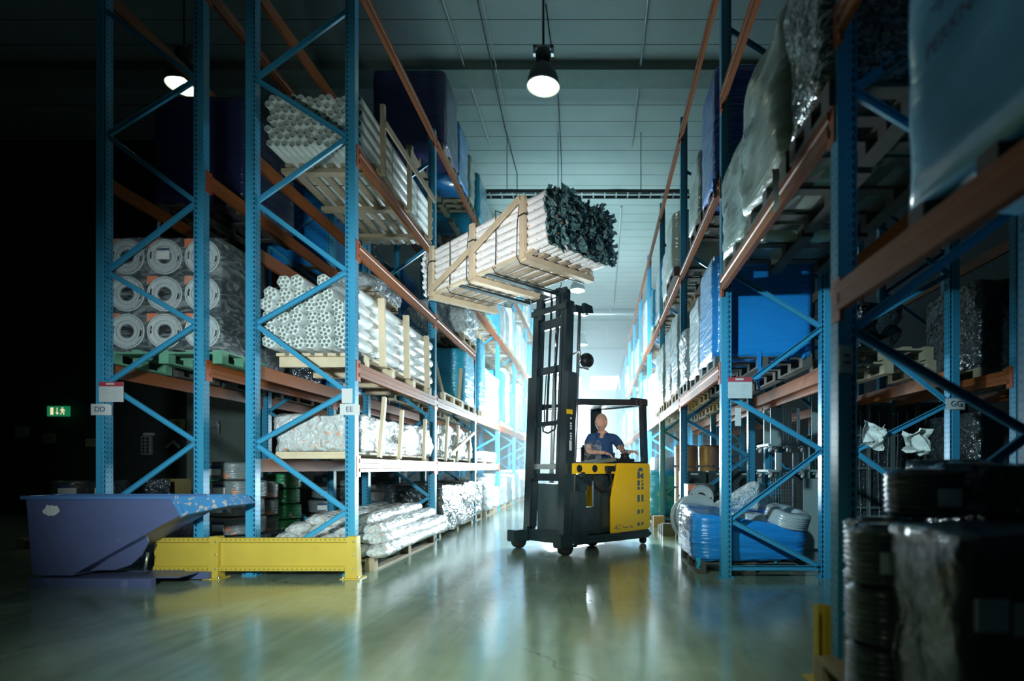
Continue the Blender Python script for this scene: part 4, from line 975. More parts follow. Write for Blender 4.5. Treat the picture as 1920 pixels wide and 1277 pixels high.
pipe('conduit', 'long thin conduit on ceiling left of nearest lamp', [(-2.56,3,8.9),(-2.56,13.7,8.9)], .02, M_galv, 'conduit')
pipe('conduit', 'long thin conduit on ceiling right of nearest lamp', [(.86,3,8.9),(.86,13.7,8.9)], .02, M_galv, 'conduit')
pipe('ceiling_cable', 'slack cable on ceiling ending in a y-shaped joint', [(-1.75,4,8.93),(-1.9,9,8.6),(-2.0,12.4,8.55),(-2.02,14.4,8.62),(-2.02,14.45,8.2),(-2.1,14.4,7.7)], .012, M_dark, 'cable')
pipe('ceiling_cable', 'thin cable running from lamp to tray along ceiling', [(-.85,9.5,8.9),(-.8,12,8.9),(-.88,14.3,8.85),(-.88,14.35,7.6)], .01, M_dark, 'cable')
m = MB().tube([(-1.75-.002*k+.006*math.sin(k*2.1), 4+.085*k, 8.92-.0023*k+.012*math.sin(k*1.3)) for k in range(120)], [.005+.007*(k%2) for k in range(120)], 5)
tag(m.build('hanging_chain', M_galv), 'light chain along ceiling left of nearest lamp', 'chain')
t = thing('cable_tray', 'black ladder cable tray spanning the aisle overhead', 'cable tray', (0,13.3,7.55))
MB().bar((-8,-.15,0),(8.5,-.15,0),.02,.07).build('side_rail', M_dark, t); MB().bar((-8,.15,0),(8.5,.15,0),.02,.07).build('side_rail', M_dark, t)
m = MB()
for k in range(62): m.bar((-7.9+.27*k,-.15,-.02),(-7.9+.27*k,.15,-.02),.03,.015)
m.build('rungs', M_galv, t)
MB().tube([(-8+.5*k,.03,.05+.012*math.sin(k*1.7)) for k in range(34)], .035, 6).tube([(-8+.5*k,-.07,.045+.012*math.sin(k*2.3)) for k in range(34)], .03, 6).build('cables', M_dark, t)
for x in (-6.5,-4.2,-2.1,-.9,1.05,3.2,5.5): MB().tube([(x,.0,.0),(x,.0,1.44)], .012, 6).build('hanger_rod', M_galv, t)
t = thing('roof_pipe', 'grey pipe crossing the roof far down the aisle', 'pipe', (0,27.5,8.6))
MB().tube([(-8,0,0),(8.8,0,0)], .09, 10).build('pipe_run', M_galv, t)
for x in (-2,.7): MB().tube([(x,0,0),(x,0,.39)], .02, 6).build('pipe_hanger', M_galv, t)
for i,(x,a,b) in enumerate(((.75,17,27),(.6,27.8,36.5),(-1.5,16,24))): pipe('sprinkler_pipe', 'sprinkler pipe on far ceiling, %s' % ('right of second lamp','beyond the crossing pipe','left of second lamp')[i], [(x,a,8.965),(x+.1,b,8.965)], .03, M_galv)

# softbox standing behind the truck
t = thing('studio_light', 'glowing photo softbox on stand in aisle behind the truck', 'studio light', (-.12,9.75,0))
MB().box(-.28,.28,-.03,.0,.75,1.42).build('diffuser', M_soft, t)
MB().add([(-.3,.0,.73),(.3,.0,.73),(.3,.0,1.44),(-.3,.0,1.44),(-.06,.25,1.0),(.06,.25,1.0),(.06,.25,1.16),(-.06,.25,1.16)],[(0,1,5,4),(1,2,6,5),(2,3,7,6),(3,0,4,7),(4,5,6,7)]).build('hood', M_dark, t)
MB().tube([(0,.25,1.08),(0,.45,1.08)], .06, 12).build('flash_head', M_dark, t)
MB().tube([(0,.3,1.05),(0,.3,.3)], .015, 8).build('stand_pole', M_dark, t)
for k in range(3):
    a = PI/2+k*2*PI/3; MB().tube([(0,.3,.5),(.35*math.cos(a),.3+.35*math.sin(a),.01)], .01, 6).build('leg', M_dark, t)

# ------------------------------------------------------------------ reach truck (local x = rearwards, y = far side, z = up)
TX, TY, TR = -.74, 7.49, PI/4
t = thing('reach_truck', 'yellow and black reach truck with raised mast in the aisle', 'forklift', (TX,TY,0), TR)
TM = Matrix.Translation((TX,TY,0)) @ Matrix.Rotation(TR,4,'Z')
# chassis and wheel legs
m = MB()
for y0,y1 in ((-.56,-.40),(.40,.56)): m.box(-.02,1.0,y0,y1,.115,.215)
m.build('straddle_leg', M_black, t, bevel=.012)
for y0,y1,nm in ((-.58,-.40,0),(.38,.56,0)):
    h = MB().box(-.14,.14,y0,y1,.095,.255).build('wheel_housing', M_black, t, bevel=.012)
    c = (y0+y1)/2
    MB().lathe([(.0001,-.06),(.085,-.06),(.095,-.05),(.095,.05),(.085,.06),(.0001,.06)], 24, Matrix.Translation((.0,c,.0955)) @ FRONT).build('load_wheel', M_rubber, h)
    MB().lathe([(.0001,-.0),(.012,.0),(.012,.01),(.0001,.012)], 8, Matrix.Translation((.05,y0-.001 if y0<0 else y0-.001,.14)) @ FRONT).build('axle_bolt', M_steel, h)
MB().prism([(.40,-.5),(1.56,-.58),(1.66,-.50),(1.66,.50),(1.56,.56),(.40,.56)], .10, .215).build('chassis', M_black, t, bevel=.015)
MB().box(.05,1.62,-.57,-.50,.125,.175).build('side_skid', M_black, t, bevel=.01)
MB().lathe([(.0001,-.05),(.10,-.05),(.11,-.04),(.11,.04),(.10,.05),(.0001,.05)], 24, Matrix.Translation((.86,-.1,.1105)) @ FRONT).build('drive_wheel', M_rubber, t)
MB().lathe([(.0001,-.03),(.05,-.03),(.055,-.02),(.055,.02),(.05,.03),(.0001,.03)], 20, Matrix.Translation((1.55,-.46,.056)) @ FRONT).build('castor_wheel', M_rubber, t)
# yellow body
sp = [(.80,.215),(.80,.68),(.93,1.17),(1.60,1.17),(1.62,1.12),(1.62,.25),(1.58,.215)]
body = MB().prism(sp, .50, .545, FRONT).build('side_panel', M_yel, t, bevel=.010)
MB().box(1.60,1.64,-.49,.50,.215,1.165).build('rear_panel', M_yel, t, bevel=.01)
MB().prism([(1.25,.215),(1.25,.40),(1.45,1.17),(1.60,1.17),(1.60,.215)], -.50, -.545, FRONT).build('side_panel', M_yel, t, bevel=.01)
shelf = MB().box(.14,.92,-.50,-.455,1.025,1.165).build('front_shelf', M_yel, t, bevel=.008)
for x in (.24,.52): MB().lathe([(.0001,.004),(.038,.004),(.05,.0)], 20, Matrix.Translation((x,-.5005,1.095)) @ FRONT).build('round_port', M_dark, shelf)
MB().box(.14,.92,-.455,-.1,1.13,1.16).build('shelf_top', M_dark, t)
MB().box(.93,1.60,-.52,.52,1.17,1.195).build('dash_top', M_dark, t, bevel=.006)
MB().add([(.55,-.46,1.165),(1.12,-.46,1.195),(1.12,-.12,1.195),(.55,-.12,1.165),(.62,-.44,1.20),(1.02,-.44,1.25),(1.02,-.16,1.25),(.62,-.16,1.20)],
         [(0,3,2,1),(4,5,6,7),(0,1,5,4),(1,2,6,5),(2,3,7,6),(3,0,4,7)]).build('armrest_console', mat('grey_green_plastic',(.16,.19,.16),.55), t, bevel=.012)
MB().box(.98,1.34,-.50,-.24,1.195,1.235).build('control_desk', M_dark, t, bevel=.012)
st = MB().lathe([(.0001,1.235),(.075,1.235),(.078,1.25),(.062,1.26),(.06,1.285),(.078,1.295),(.075,1.305),(.0001,1.31)], 24, Matrix.Translation((1.22,-.40,0))).build('steering_wheel', M_dark, t)
MB().lathe([(.0001,0),(.018,0),(.02,.02),(.012,.035),(.0001,.038)], 12, Matrix.Translation((1.18,-.43,1.308))).build('steering_knob', M_galv, st)
MB().tube([(1.02,-.38,1.235),(1.01,-.385,1.29)], .012, 8).sphere((1.01,-.385,1.30), .02, 8).build('control_lever', M_dark, t)
# open bay with battery side plate
pl = MB().box(.60,.94,-.40,-.36,.215,1.02).box(.26,.42,-.40,-.36,.215,1.02).box(.42,.60,-.40,-.36,.215,.58).box(.42,.60,-.40,-.36,.93,1.02).build('bay_panel', M_black, t, bevel=.006)
MB().box(.58,1.58,.10,.5,.215,.46).build('battery_case', M_dark, t, bevel=.01)
MB().add([(.17,-.50,.215),(.40,-.50,.215),(.40,-.42,.215),(.17,-.42,.215),(.22,-.50,.80),(.36,-.50,.80),(.36,-.42,.80),(.22,-.42,.80)],[(0,3,2,1),(4,5,6,7),(0,1,5,4),(1,2,6,5),(2,3,7,6),(3,0,4,7)]).build('mast_gusset', M_black, t, bevel=.006)
MB().box(.27,.36,-.53,-.44,.80,.90).build('latch_block', M_black, t, bevel=.006)
MB().box(.26,.33,-.52,-.44,.98,1.05).build('latch_block', M_black, t, bevel=.006)
# plug and cable loops
pg = MB().box(.70,.86,-.565,-.50,1.06,1.13).box(.72,.78,-.56,-.50,1.02,1.06).build('battery_plug', M_dark, t, bevel=.006)
for q in range(3):
    pts = [(.77+.01*q,-.535,1.03)]+[(.66+.15*math.cos(a)*(1-.1*q)+.02*q,-.53+.01*q,.93+.13*math.sin(a)*(1-.08*q)) for a in [(-.1-.27*i) for i in range(10)]]+[(.50+.02*q,-.47,1.0)]
    MB().tube(pts, .011, 8).build('power_cable', M_rubber, t)
# logo: arched tower of blocks
lg = MB(); Z = Matrix.Translation((0,-.5455,0)) @ FRONT
def rect(x0,x1,z0,z1): lg.prism([(x0,z0),(x1,z0),(x1,z1),(x0,z1)], 0, .0015, Z)
cx = 1.395
lg.prism([(cx+.058*math.cos(a), 1.035+.055*math.sin(a)) for a in [i*PI/10 for i in range(11)]], 0, .0015, Z)
rect(cx-.066,cx-.018,.93,1.028); rect(cx-.018,cx+.010,.955,.985); rect(cx+.010,cx+.066,.93,.995); rect(cx+.030,cx+.066,.985,1.010)
for z0,z1 in ((.83,.908),(.775,.815),(.60,.70),(.43,.49),(.26,.305)):
    rect(cx-.066,cx-.016,z0,z1)
    if z0 == .83: lg.prism([(cx+.018,.908),(cx+.066,.908),(cx+.03,.875),(cx+.018,.865)],0,.0015,Z); lg.prism([(cx+.018,.83),(cx+.066,.83),(cx+.066,.88),(cx+.018,.845)],0,.0015,Z)
    elif z0 < .5: rect(cx+.018,cx+.04,z0,z1); rect(cx+.046,cx+.066,z0+.01,z1+.006)
    else: rect(cx+.018,cx+.066,z0,z1)
o = lg.build('tower_logo', M_logo, t); o.location.z = .02
text('model_lettering', 'AC', .095, M_logo, t, Matrix.Translation((.905,-.5465,.285)) @ FRONT, .35)
text('model_lettering', 'Power Plus', .052, M_logo, t, Matrix.Translation((1.12,-.5465,.280)) @ FRONT, .35)
# overhead guard
rg = MB()
def rbar(a, b, w=.07, h=.06): rg.bar(a, b, w, h)
rbar((.25,-.46,1.96),(1.28,-.50,2.035),.07,.085); rbar((.25,.46,1.96),(1.28,.50,2.035),.07,.085)
rg.build('roof_side_beam', M_black, t, bevel=.01)
rg = MB(); rg.bar((1.25,-.50,2.045),(1.60,-.48,2.055),.075,.11); rg.bar((1.25,.50,2.045),(1.60,.48,2.055),.075,.11); rg.bar((1.56,-.5,2.05),(1.56,.5,2.05),.08,.09)
rc = rg.build('roof_corner', M_black, t, bevel=.012)
b4 = MB()
for x in (1.31,1.41):
    for z in (2.02,2.06): b4.sphere((x,-.54,z), .009, 6)
b4.build('bolt', M_steel, rc)
rg = MB()
for i in range(9): rg.bar((.42+.115*i,-.46,1.965+.008*i),(.42+.115*i,.46,1.965+.008*i), .018, .05)
rg.build('roof_bars', M_black, t)
MB().bar((1.57,-.47,1.18),(1.53,-.47,2.02),.085,.10,up=(1,0,0)).build('rear_pillar', M_black, t, bevel=.012)
MB().bar((1.50,.46,1.18),(1.50,.46,2.02),.20,.07,up=(1,0,0)).build('rear_pillar', M_black, t, bevel=.012)
MB().bar((1.02,.50,1.18),(1.02,.50,2.0),.17,.05,up=(1,0,0)).build('rear_pillar', M_black, t, bevel=.012)
sh = MB().add([(.40,-.43,1.18),(.70,-.43,1.18),(.72,-.43,1.44),(.68,-.43,1.47),(.40,-.43,1.46)],[(0,1,2,3,4)]).build('clear_shield', M_acry, t)
sh.modifiers.new('s','SOLIDIFY').thickness = .005
MB().tube([(.40,-.43,1.462),(.67,-.43,1.472),(.71,-.43,1.45),(.70,-.43,1.2)], .005, 6).build('shield_edge', M_acry, sh)
# seat
MB().box(1.05,1.40,-.02,.36,.84,.94).build('seat', M_dark, t, bevel=.03)
MB().box(1.10,1.40,.34,.42,.92,1.45).build('seat_back', M_dark, t, bevel=.03)
MB().box(.58,1.58,-.33,.1,.215,.36).build('cab_floor', M_dark, t)
# mast
ta = .042
def mx(z): return .10+ta*z
def chan(nm, y, z0, z1, w, dp, mt, dx=0):
    s = 1 if y > 0 else -1
    pr = [(-w/2,-dp/2),(w/2,-dp/2),(w/2,-dp/2+.018),(-w/2+.02,-dp/2+.018),(-w/2+.02,dp/2-.018),(w/2,dp/2-.018),(w/2,dp/2),(-w/2,dp/2)]
    pr = [(u*-s, v) for u, v in pr]
    return MB().extr(pr, (mx(z0)+dx,y,z0), (mx(z1)+dx,y,z1), up=(1,0,0)).build(nm, mt, t)
for s in (-1,1):
    chan('outer_mast', s*.375, .12, 2.35, .085, .15, M_black)
    chan('middle_mast', s*.315, .30, 3.30, .06, .13, M_black, -.01)
    chan('inner_mast', s*.255, .95, 3.46, .05, .12, M_black, -.02)
    MB().tube([(mx(.3)+.10,s*.40,.30),(mx(3.3)+.10,s*.40,3.20)], .022, 12).build('guide_tube', M_steel, t)
cy = MB().tube([(mx(.9)+.02,-.04,.9),(mx(2.4)+.02,-.04,2.42)], .030, 12).build('lift_cylinder', M_galv, t)
MB().tube([(mx(2.4)+.02,-.04,2.42),(mx(3.4)+.02,-.04,3.36)], .018, 12).build('piston_rod', M_chrome, cy)
cy = MB().tube([(mx(.3)+.07,-.30,.3),(mx(2.3)+.05,-.30,2.5)], .026, 12).build('lift_cylinder', M_galv, t)
MB().tube([(mx(2.3)+.05,-.30,2.5),(mx(3.2)+.03,-.30,3.22)], .016, 12).sphere((mx(3.2)+.03,-.30,3.24), .03, 8).build('piston_rod', M_chrome, cy)
MB().bar((mx(1.2),.05,1.7),(mx(3.4),.05,3.38),.035,.012).build('lift_chain', M_dark, t)
MB().bar((mx(1.2),-.12,2.3),(mx(3.4),-.12,3.38),.025,.012).build('lift_chain', M_dark, t)
for z,h,dx,w in ((.19,.16,0,.40),(.98,.10,0,.40),(3.42,.09,-.02,.30),(1.70,.06,0,.30),(2.42,.10,0,.30),(3.05,.12,0,.30)): MB().bar((mx(z)+dx,-w,z),(mx(z)+dx,w,z), .06, h).build('mast_crossmember', M_black, t, bevel=.005)
MB().bar((mx(1.1)-.02,-.34,1.12),(mx(1.1)-.02,.34,1.12), .03, .07).build('grey_crossbar', M_galv, t)
MB().bar((mx(.6)+.1,-.33,.56),(mx(.6)+.1,.33,.56), .03, .66).build('mast_back_plate', mat('slate_plate',(.06,.09,.10),.35,mottle=.3,ms=7), t, bevel=.005)
MB().tube([(mx(1.7),.16,1.70),(mx(1.6)-.02,.12,1.60),(mx(1.6)-.02,.02,1.57),(mx(1.6),-.10,1.62),(mx(1.8),-.14,1.75)], .012, 8).tube([(mx(2.1),.10,2.4),(mx(2),.14,1.9),(mx(1.7),.12,1.65)],.009,6).tube([(mx(2.1),-.08,2.4),(mx(2),-.10,1.9),(mx(1.7),-.10,1.68)],.009,6).build('hydraulic_hose', M_rubber, t)
lab = MB().box(mx(1.45)-.075,mx(1.45)+.03,-.4225,-.4195,1.80,1.86).build('yellow_sticker', M_yel, t)
MB().box(mx(1.3)-.02,mx(1.3)+.02,-.4225,-.4195,1.33,1.46).build('white_sticker', M_white, t)
for i in range(9): 
    if i not in (3,7): MB().box(mx(1.6)-.02,mx(1.6)+.01,-.4225,-.4195,1.47+.033*i,1.493+.033*i).build('lettering_patch', M_white, t)
# work light and bracket
MB().box(mx(3.2)-.02,mx(3.2)+.20,-.46,-.38,3.12,3.22).prism([(0,0),(.16,.03),(.14,.12),(0,.14)], .44, .50, Matrix.Translation((mx(3.2)+.1,0,3.12)) @ FRONT).build('camera_bracket', M_black, t)
wl = MB().sphere((mx(2.6)+.20,-.46,2.52), .10, 10, (1,.9,1)).build('work_light', M_dark, t)
MB().tube([(mx(2.5),-.41,2.58),(mx(2.5)+.07,-.47,2.62),(mx(2.5)+.05,-.5,2.5),(mx(2.4)+.05,-.45,2.42),(mx(2.4)+.2,-.5,2.40)], .014, 8).build('light_bracket', M_steel, wl)
# carriage and forks
fz = 3.365
MB().box(mx(3.3)-.11,mx(3.3)-.075,-.36,.36,3.18,3.26).box(mx(3.3)-.11,mx(3.3)-.075,-.36,.36,3.38,3.46).box(mx(3.3)-.10,mx(3.3)-.06,-.22,-.14,3.12,3.48).box(mx(3.3)-.10,mx(3.3)-.06,.14,.22,3.12,3.48).build('fork_carriage', M_black, t, bevel=.005)
for y in (-.16,.42):
    x0 = mx(3.3)-.11
    MB().add([(x0,y-.05,fz),(x0,y+.05,fz),(x0-1.08,y+.04,fz+.025),(x0-1.08,y-.04,fz+.025),(x0,y-.05,fz+.038),(x0,y+.05,fz+.038),(x0-1.08,y+.04,fz+.038),(x0-1.08,y-.04,fz+.038)],
        [(0,3,2,1),(4,5,6,7),(0,1,5,4),(1,2,6,5),(2,3,7,6),(3,0,4,7)]).box(x0-.03,x0,y-.05,y+.05,fz+.0,fz+.085).build('fork', M_black, t)

# ------------------------------------------------------------------ lifted pipe bundle on the forks
lt = thing('pipe_crate', 'long crate of film-sleeved pipes with ragged dark ends, lifted on the forks', 'pipe bundle', (TX,TY,3.405), TR)
random.seed(21)
x0, x1, y0, y1 = -.88, .10, -1.16, 1.42
R = .047; sl = []
for s in range(3):
    m = MB(); vs, fs = [], []; n = 10; J = 26
    for j in range(J+1):
        q = j/J
        for k in range(n):
            a = 2*PI*k/n; rr = R*(1+.10*N3(math.cos(a)*2+s*9,math.sin(a)*2,q*11))
            vs.append((rr*math.cos(a)+.006*N3(q*3,s,1), (q)*(y1-y0), rr*math.sin(a)+.006*N3(q*3,s,7)))
    for j in range(J):
        for k in range(n): fs.append((j*n+k,j*n+(k+1)%n,(j+1)*n+(k+1)%n,(j+1)*n+k))
    fs.append(tuple(range(n))); fs.append(tuple(J*n+k for k in range(n)))
    sl.append(m.add(vs, fs, True).mesh('sleeved_pipe', M_sleeve))
def tuft_mesh(seed, mt):
    m = MB(); random.seed(seed)
    for q in range(15):
        a0 = random.uniform(0,2*PI); L = random.uniform(.03,.11); w = random.uniform(.010,.024)
        d = V((math.cos(a0)*.8, -1, math.sin(a0)*.8)).normalized(); u = V((-math.sin(a0),0,math.cos(a0)))
        p = V((math.cos(a0)*.03,0,math.sin(a0)*.03))
        ps = []
        for j in range(4):
            f = j/3; c = p+d*L*f+V((random.uniform(-.014,.014),0,random.uniform(-.014,.014)))
            ps += [c-u*w*(1+f*.5), c+V((random.uniform(-.012,.012),0,random.uniform(-.012,.012))), c+u*w*(1+f*.3)]
        m.add(ps, [(3*j+i,3*j+i+1,3*j+i+4,3*j+i+3) for j in range(3) for i in range(2)], False)
    return m.mesh('film_end', mt)
tf = [tuft_mesh(s, M_tuft) for s in range(4)]; tf2 = [tuft_mesh(s+9, M_sleeve) for s in range(2)]
rows, colsn = 7, 11; k = 0
random.seed(4)
for r in range(rows):
    for c in range(colsn):
        x = x0+.045+(x1-x0-.09)*c/(colsn-1); z = .145+r*.088
        if r == rows-1 and c in (0,): z -= .02
        z += .02*math.sin(c*.9) if r == rows-1 else 0
        p = put('sleeved_pipe', sl[(r*3+c)%3], lt, (x, y0+random.uniform(-.05,.05), z), (0,random.uniform(-.2,.2),0))
        put('film_end', random.choice(tf), p, (0,.0,0), (0,random.uniform(0,6),0))
        if c in (0,3,7) : put('film_end', tf2[0], p, (0,y1-y0,0), (0,0,PI))
for y in (-.80,.22,1.22):
    MB().box(x0-.02,x1+.06,y-.05,y+.05,.003,.07).build('cross_timber', M_wood, lt)
    MB().box(x0-.045,x0-.008,y-.045,y+.045,.03,.72).build('upright_board', M_wood, lt)
    MB().box(x1+.018,x1+.04,y-.045,y+.045,.072,.70).build('upright_board', M_wood, lt)
MB().box(x0-.02,x0+.06,-.95,1.24,.071,.097).build('edge_slat', M_wood, lt)
for i in range(5): MB().box(x0+.16+.16*i,x0+.22+.16*i,-.95,1.24,.071,.097).build('deck_slat', M_wood2, lt)
MB().bar((x0-.055,1.25,.10),(x0-.055,.22,.40),.018,.075).bar((x0-.055,.22,.36),(x0-.055,-.78,.70),.018,.075).build('diagonal_board', M_wood, lt)
for y in (-.72,-.25,.31,.78,1.30):
    tk = MB(); e = .012
    tk.tube([(x0-.052 if y in (-.72,.31,1.30) else x0-.012,y,.06),(x0-.056 if y in (-.72,.31,1.30) else x0-.014,y-.015,.40),(x0-.01,y,.74),((x0+x1)/2,y,.745),(x1+.03,y,.72),(x1+.045,y,.1),(x1,y,.0-.004),(x0,y,.0-.004),(x0-.052,y,.06)], .006, 6)
    tk.build('strap', M_dark, lt)
for y in (-.80,.22,1.22): MB().box(x0-.05,x0-.004,y-.055,y+.055,.50,.515).build('binding', M_dark, lt)

# ------------------------------------------------------------------ driver (built in hall coordinates around the seat)
def driver():
    P = dict(pel=(.14,8.26,.98), bel=(.13,8.23,1.14), che=(.11,8.20,1.38), upc=(.10,8.19,1.515), nek=(.085,8.175,1.595), hed=(.07,8.155,1.66),
        rsh=(-.075,8.19,1.525), rsh2=(-.11,8.17,1.475), rel=(-.115,8.00,1.335), rwr=(.08,7.83,1.315), rpa=(.135,7.80,1.312),
        lsh=(.27,8.17,1.525), lsh2=(.31,8.14,1.475), lel=(.375,8.02,1.335), lwr=(.46,7.90,1.325), lpa=(.495,7.872,1.335),
        rhi=(.05,8.22,.99), rkn=(.02,7.98,1.02), ran=(.06,7.96,.62), rto=(.06,7.93,.50),
        lhi=(.23,8.22,.99), lkn=(.30,8.02,1.02), lan=(.30,8.02,.62), lto=(.30,7.98,.50))
    Rd = dict(pel=.125, bel=.125, che=.125, upc=.085, nek=.080, hed=.074, rsh=.066, rsh2=.058, rel=.043, rwr=.028, rpa=.026, lsh=.066, lsh2=.058, lel=.043, lwr=.028, lpa=.026,
        rhi=.085, rkn=.06, ran=.045, rto=.035, lhi=.085, lkn=.06, lan=.045, lto=.035)
    E = [('pel','bel'),('bel','che'),('che','upc'),('upc','nek'),('nek','hed'),('upc','rsh'),('rsh','rsh2'),('rsh2','rel'),('rel','rwr'),('rwr','rpa'),
         ('upc','lsh'),('lsh','lsh2'),('lsh2','lel'),('lel','lwr'),('lwr','lpa'),('pel','rhi'),('rhi','rkn'),('rkn','ran'),('ran','rto'),('pel','lhi'),('lhi','lkn'),('lkn','lan'),('lan','lto')]
    def skin(P, Rd, E, root, sub=2):
        ks = list(P); me = bpy.data.meshes.new('s'); me.from_pydata([P[k] for k in ks], [(ks.index(a),ks.index(b)) for a,b in E], [])
        o = bpy.data.objects.new('s', me); COL.objects.link(o)
        md = o.modifiers.new('k','SKIN'); md.use_smooth_shade = True
        for i,k in enumerate(ks):
            d = me.skin_vertices[0].data[i]; r = Rd[k]; d.radius = (r,r) if not isinstance(r,tuple) else r; d.use_root = (k == root)
        if sub: s = o.modifiers.new('b','SUBSURF'); s.levels = sub
        dg = bpy.context.evaluated_depsgraph_get(); r = bpy.data.meshes.new_from_object(o.evaluated_get(dg)); bpy.data.objects.remove(o); return r
    parts = [skin(P, Rd, E, 'pel')]
    # hands: palm wedge, four fingers, thumb
    def hand(wr, pa, fwd, down, side, curl):
        fwd, down, side = V(fwd).normalized(), V(down).normalized(), V(side).normalized(); pa = V(pa)
        out = []
        pm = MB(); c = pa+fwd*.02
        pm.sphere((0,0,0), 1, 8); me = pm.mesh('p', None)
        M = Matrix.Translation(c) @ Matrix([(*(side*.042),0),(*(fwd*.050),0),(*(down*.017),0),(0,0,0,1)]).transposed()
        M = Matrix.Translation(c) @ Matrix(((side.x*.042,fwd.x*.05,down.x*.017,0),(side.y*.042,fwd.y*.05,down.y*.017,0),(side.z*.042,fwd.z*.05,down.z*.017,0),(0,0,0,1)))
        me.transform(M); out.append(me)
        for i,(o_,L) in enumerate(((-.031,.064),(-.011,.076),(.010,.072),(.030,.056))):
            b = pa+side*o_+fwd*.05; a1, a2, a3 = curl*.35, curl*.9, curl*1.3
            d = lambda a: fwd*math.cos(a)+down*math.sin(a)
            p1 = b+d(a1)*L*.42; p2 = p1+d(a2)*L*.33; p3 = p2+d(a3)*L*.25
            b0 = b-fwd*.02
            out.append(skin({'0':tuple(b0),'a':tuple(b),'b':tuple(p1),'c':tuple(p2),'d':tuple(p3)}, {'0':.0095,'a':.0098,'b':.009,'c':.0082,'d':.007}, [('0','a'),('a','b'),('b','c'),('c','d')], '0', 1))
        b = pa-side*.034-fwd*.004; p1 = b+(-side*.7+fwd*.7+down*.3).normalized()*.034; p2 = p1+(fwd*.9-side*.1+down*.4).normalized()*.028
        out.append(skin({'0':tuple(b+side*.014),'a':tuple(b),'b':tuple(p1),'c':tuple(p2)}, {'0':.012,'a':.0115,'b':.010,'c':.0085}, [('0','a'),('a','b'),('b','c')], '0', 1))
        return out
    parts += hand(P['rwr'], P['rpa'], (.75,-.25,-.28), (-.1,-.15,-1), (.25,1,.0), .8)
    parts += hand(P['lwr'], P['lpa'], (.75,-.5,-.12), (-.1,.05,-1), (-.55,-.8,0), 1.0)
    # head: an egg with brow, nose, lips, chin and ears; face turned up and to the left
    hm = MB(); n = 40; vs, fs = [], []; m_ = 48
    for i in range(n+1):
        th = PI*i/n
        for k in range(m_):
            ph = 2*PI*k/m_          # 0 = +x ; face looks along -y (ph = 3pi/2)
            x, y, z = math.sin(th)*math.cos(ph), math.sin(th)*math.sin(ph), math.cos(th)
            w = .077*(1-.10*max(0,-z)**1.2); dp = .098; hgt = .117
            X, Y, Z = x*w, y*dp*(1-.06*max(0,-z)), z*hgt
            if y < 0:
                f = (-y)**2
                g = lambda cx, cz, sx, sz: math.exp(-((X-cx)/sx)**2-((Z-cz)/sz)**2)*f
                Y -= .034*g(0,-.030,.012,.013)+.020*g(0,-.008,.009,.022)      # nose
                Y -= .010*g(0,.030,.040,.011)                                 # brow
                Y += .014*(g(.030,.010,.014,.011)+g(-.030,.010,.014,.011))      # sockets
                Y -= .009*g(0,-.060,.020,.006)+.009*g(0,-.073,.018,.006)      # lips
                Y += .008*g(0,-.066,.020,.003)
                Y -= .013*g(0,-.098,.022,.015)                                # chin
                Y -= .005*(g(.042,-.018,.016,.014)+g(-.042,-.018,.016,.014))  # cheeks
            vs.append((X,Y,Z))
    for i in range(n):
        for k in range(m_): fs.append((i*m_+k,i*m_+(k+1)%m_,(i+1)*m_+(k+1)%m_,(i+1)*m_+k))
    hm.add(vs, fs, True)
    for s in (-1,1):
        hm.sphere((s*.083,.014,-.006), .031, 8, (.38,.60,1)); hm.sphere((s*.082,.006,-.032), .013, 6, (.6,.8,1))
    hd = hm.mesh('h', None)
    HM = Matrix.Translation((.072,8.135,1.765)) @ Matrix.Rotation(-.68,4,'Z') @ Matrix.Rotation(-.16,4,'X') @ Matrix.Scale(1.05,4)
    hd.transform(HM); parts.append(hd)
    bm = bmesh.new()
    for p in parts: bm.from_mesh(p)
    bmesh.ops.remove_doubles(bm, verts=bm.verts, dist=1e-5)
    bmesh.ops.holes_fill(bm, edges=[e for e in bm.edges if len(e.link_faces) < 2], sides=0)
    bmesh.ops.recalc_face_normals(bm, faces=bm.faces)
    print('BODY open', sum(1 for e in bm.edges if len(e.link_faces) != 2))
    me = bpy.data.meshes.new('driver'); bm.to_mesh(me); bm.free()
    o = bpy.data.objects.new('driver', me); COL.objects.link(o)
    r = o.modifiers.new('r','REMESH'); r.mode = 'VOXEL'; r.voxel_size = .0045; r.use_smooth_shade = True
    s = o.modifiers.new('s','SMOOTH'); s.factor = .5; s.iterations = 1
    dg = bpy.context.evaluated_depsgraph_get(); me2 = bpy.data.meshes.new_from_object(o.evaluated_get(dg)); o.modifiers.clear(); o.data = me2
    for p in me2.polygons: p.use_smooth = True
    me2.materials.clear(); me2.materials.append(M_skin); me2.materials.append(M_tat); me2.materials.append(mat('stubble',(.28,.17,.13),.7))
    iv = HM.inverted()
    for p in me2.polygons:
        c = p.center
        if .335 < c.x < .44 and c.z > 1.2 and c.y < 8.06 and N3(c.x*34,c.y*34,c.z*34) > -.02: p.material_index = 1
        h = iv @ c
        if abs(h.x) < .055 and -.118 < h.z < -.078 and h.y < -.045: p.material_index = 2
        p.material_index = p.material_index
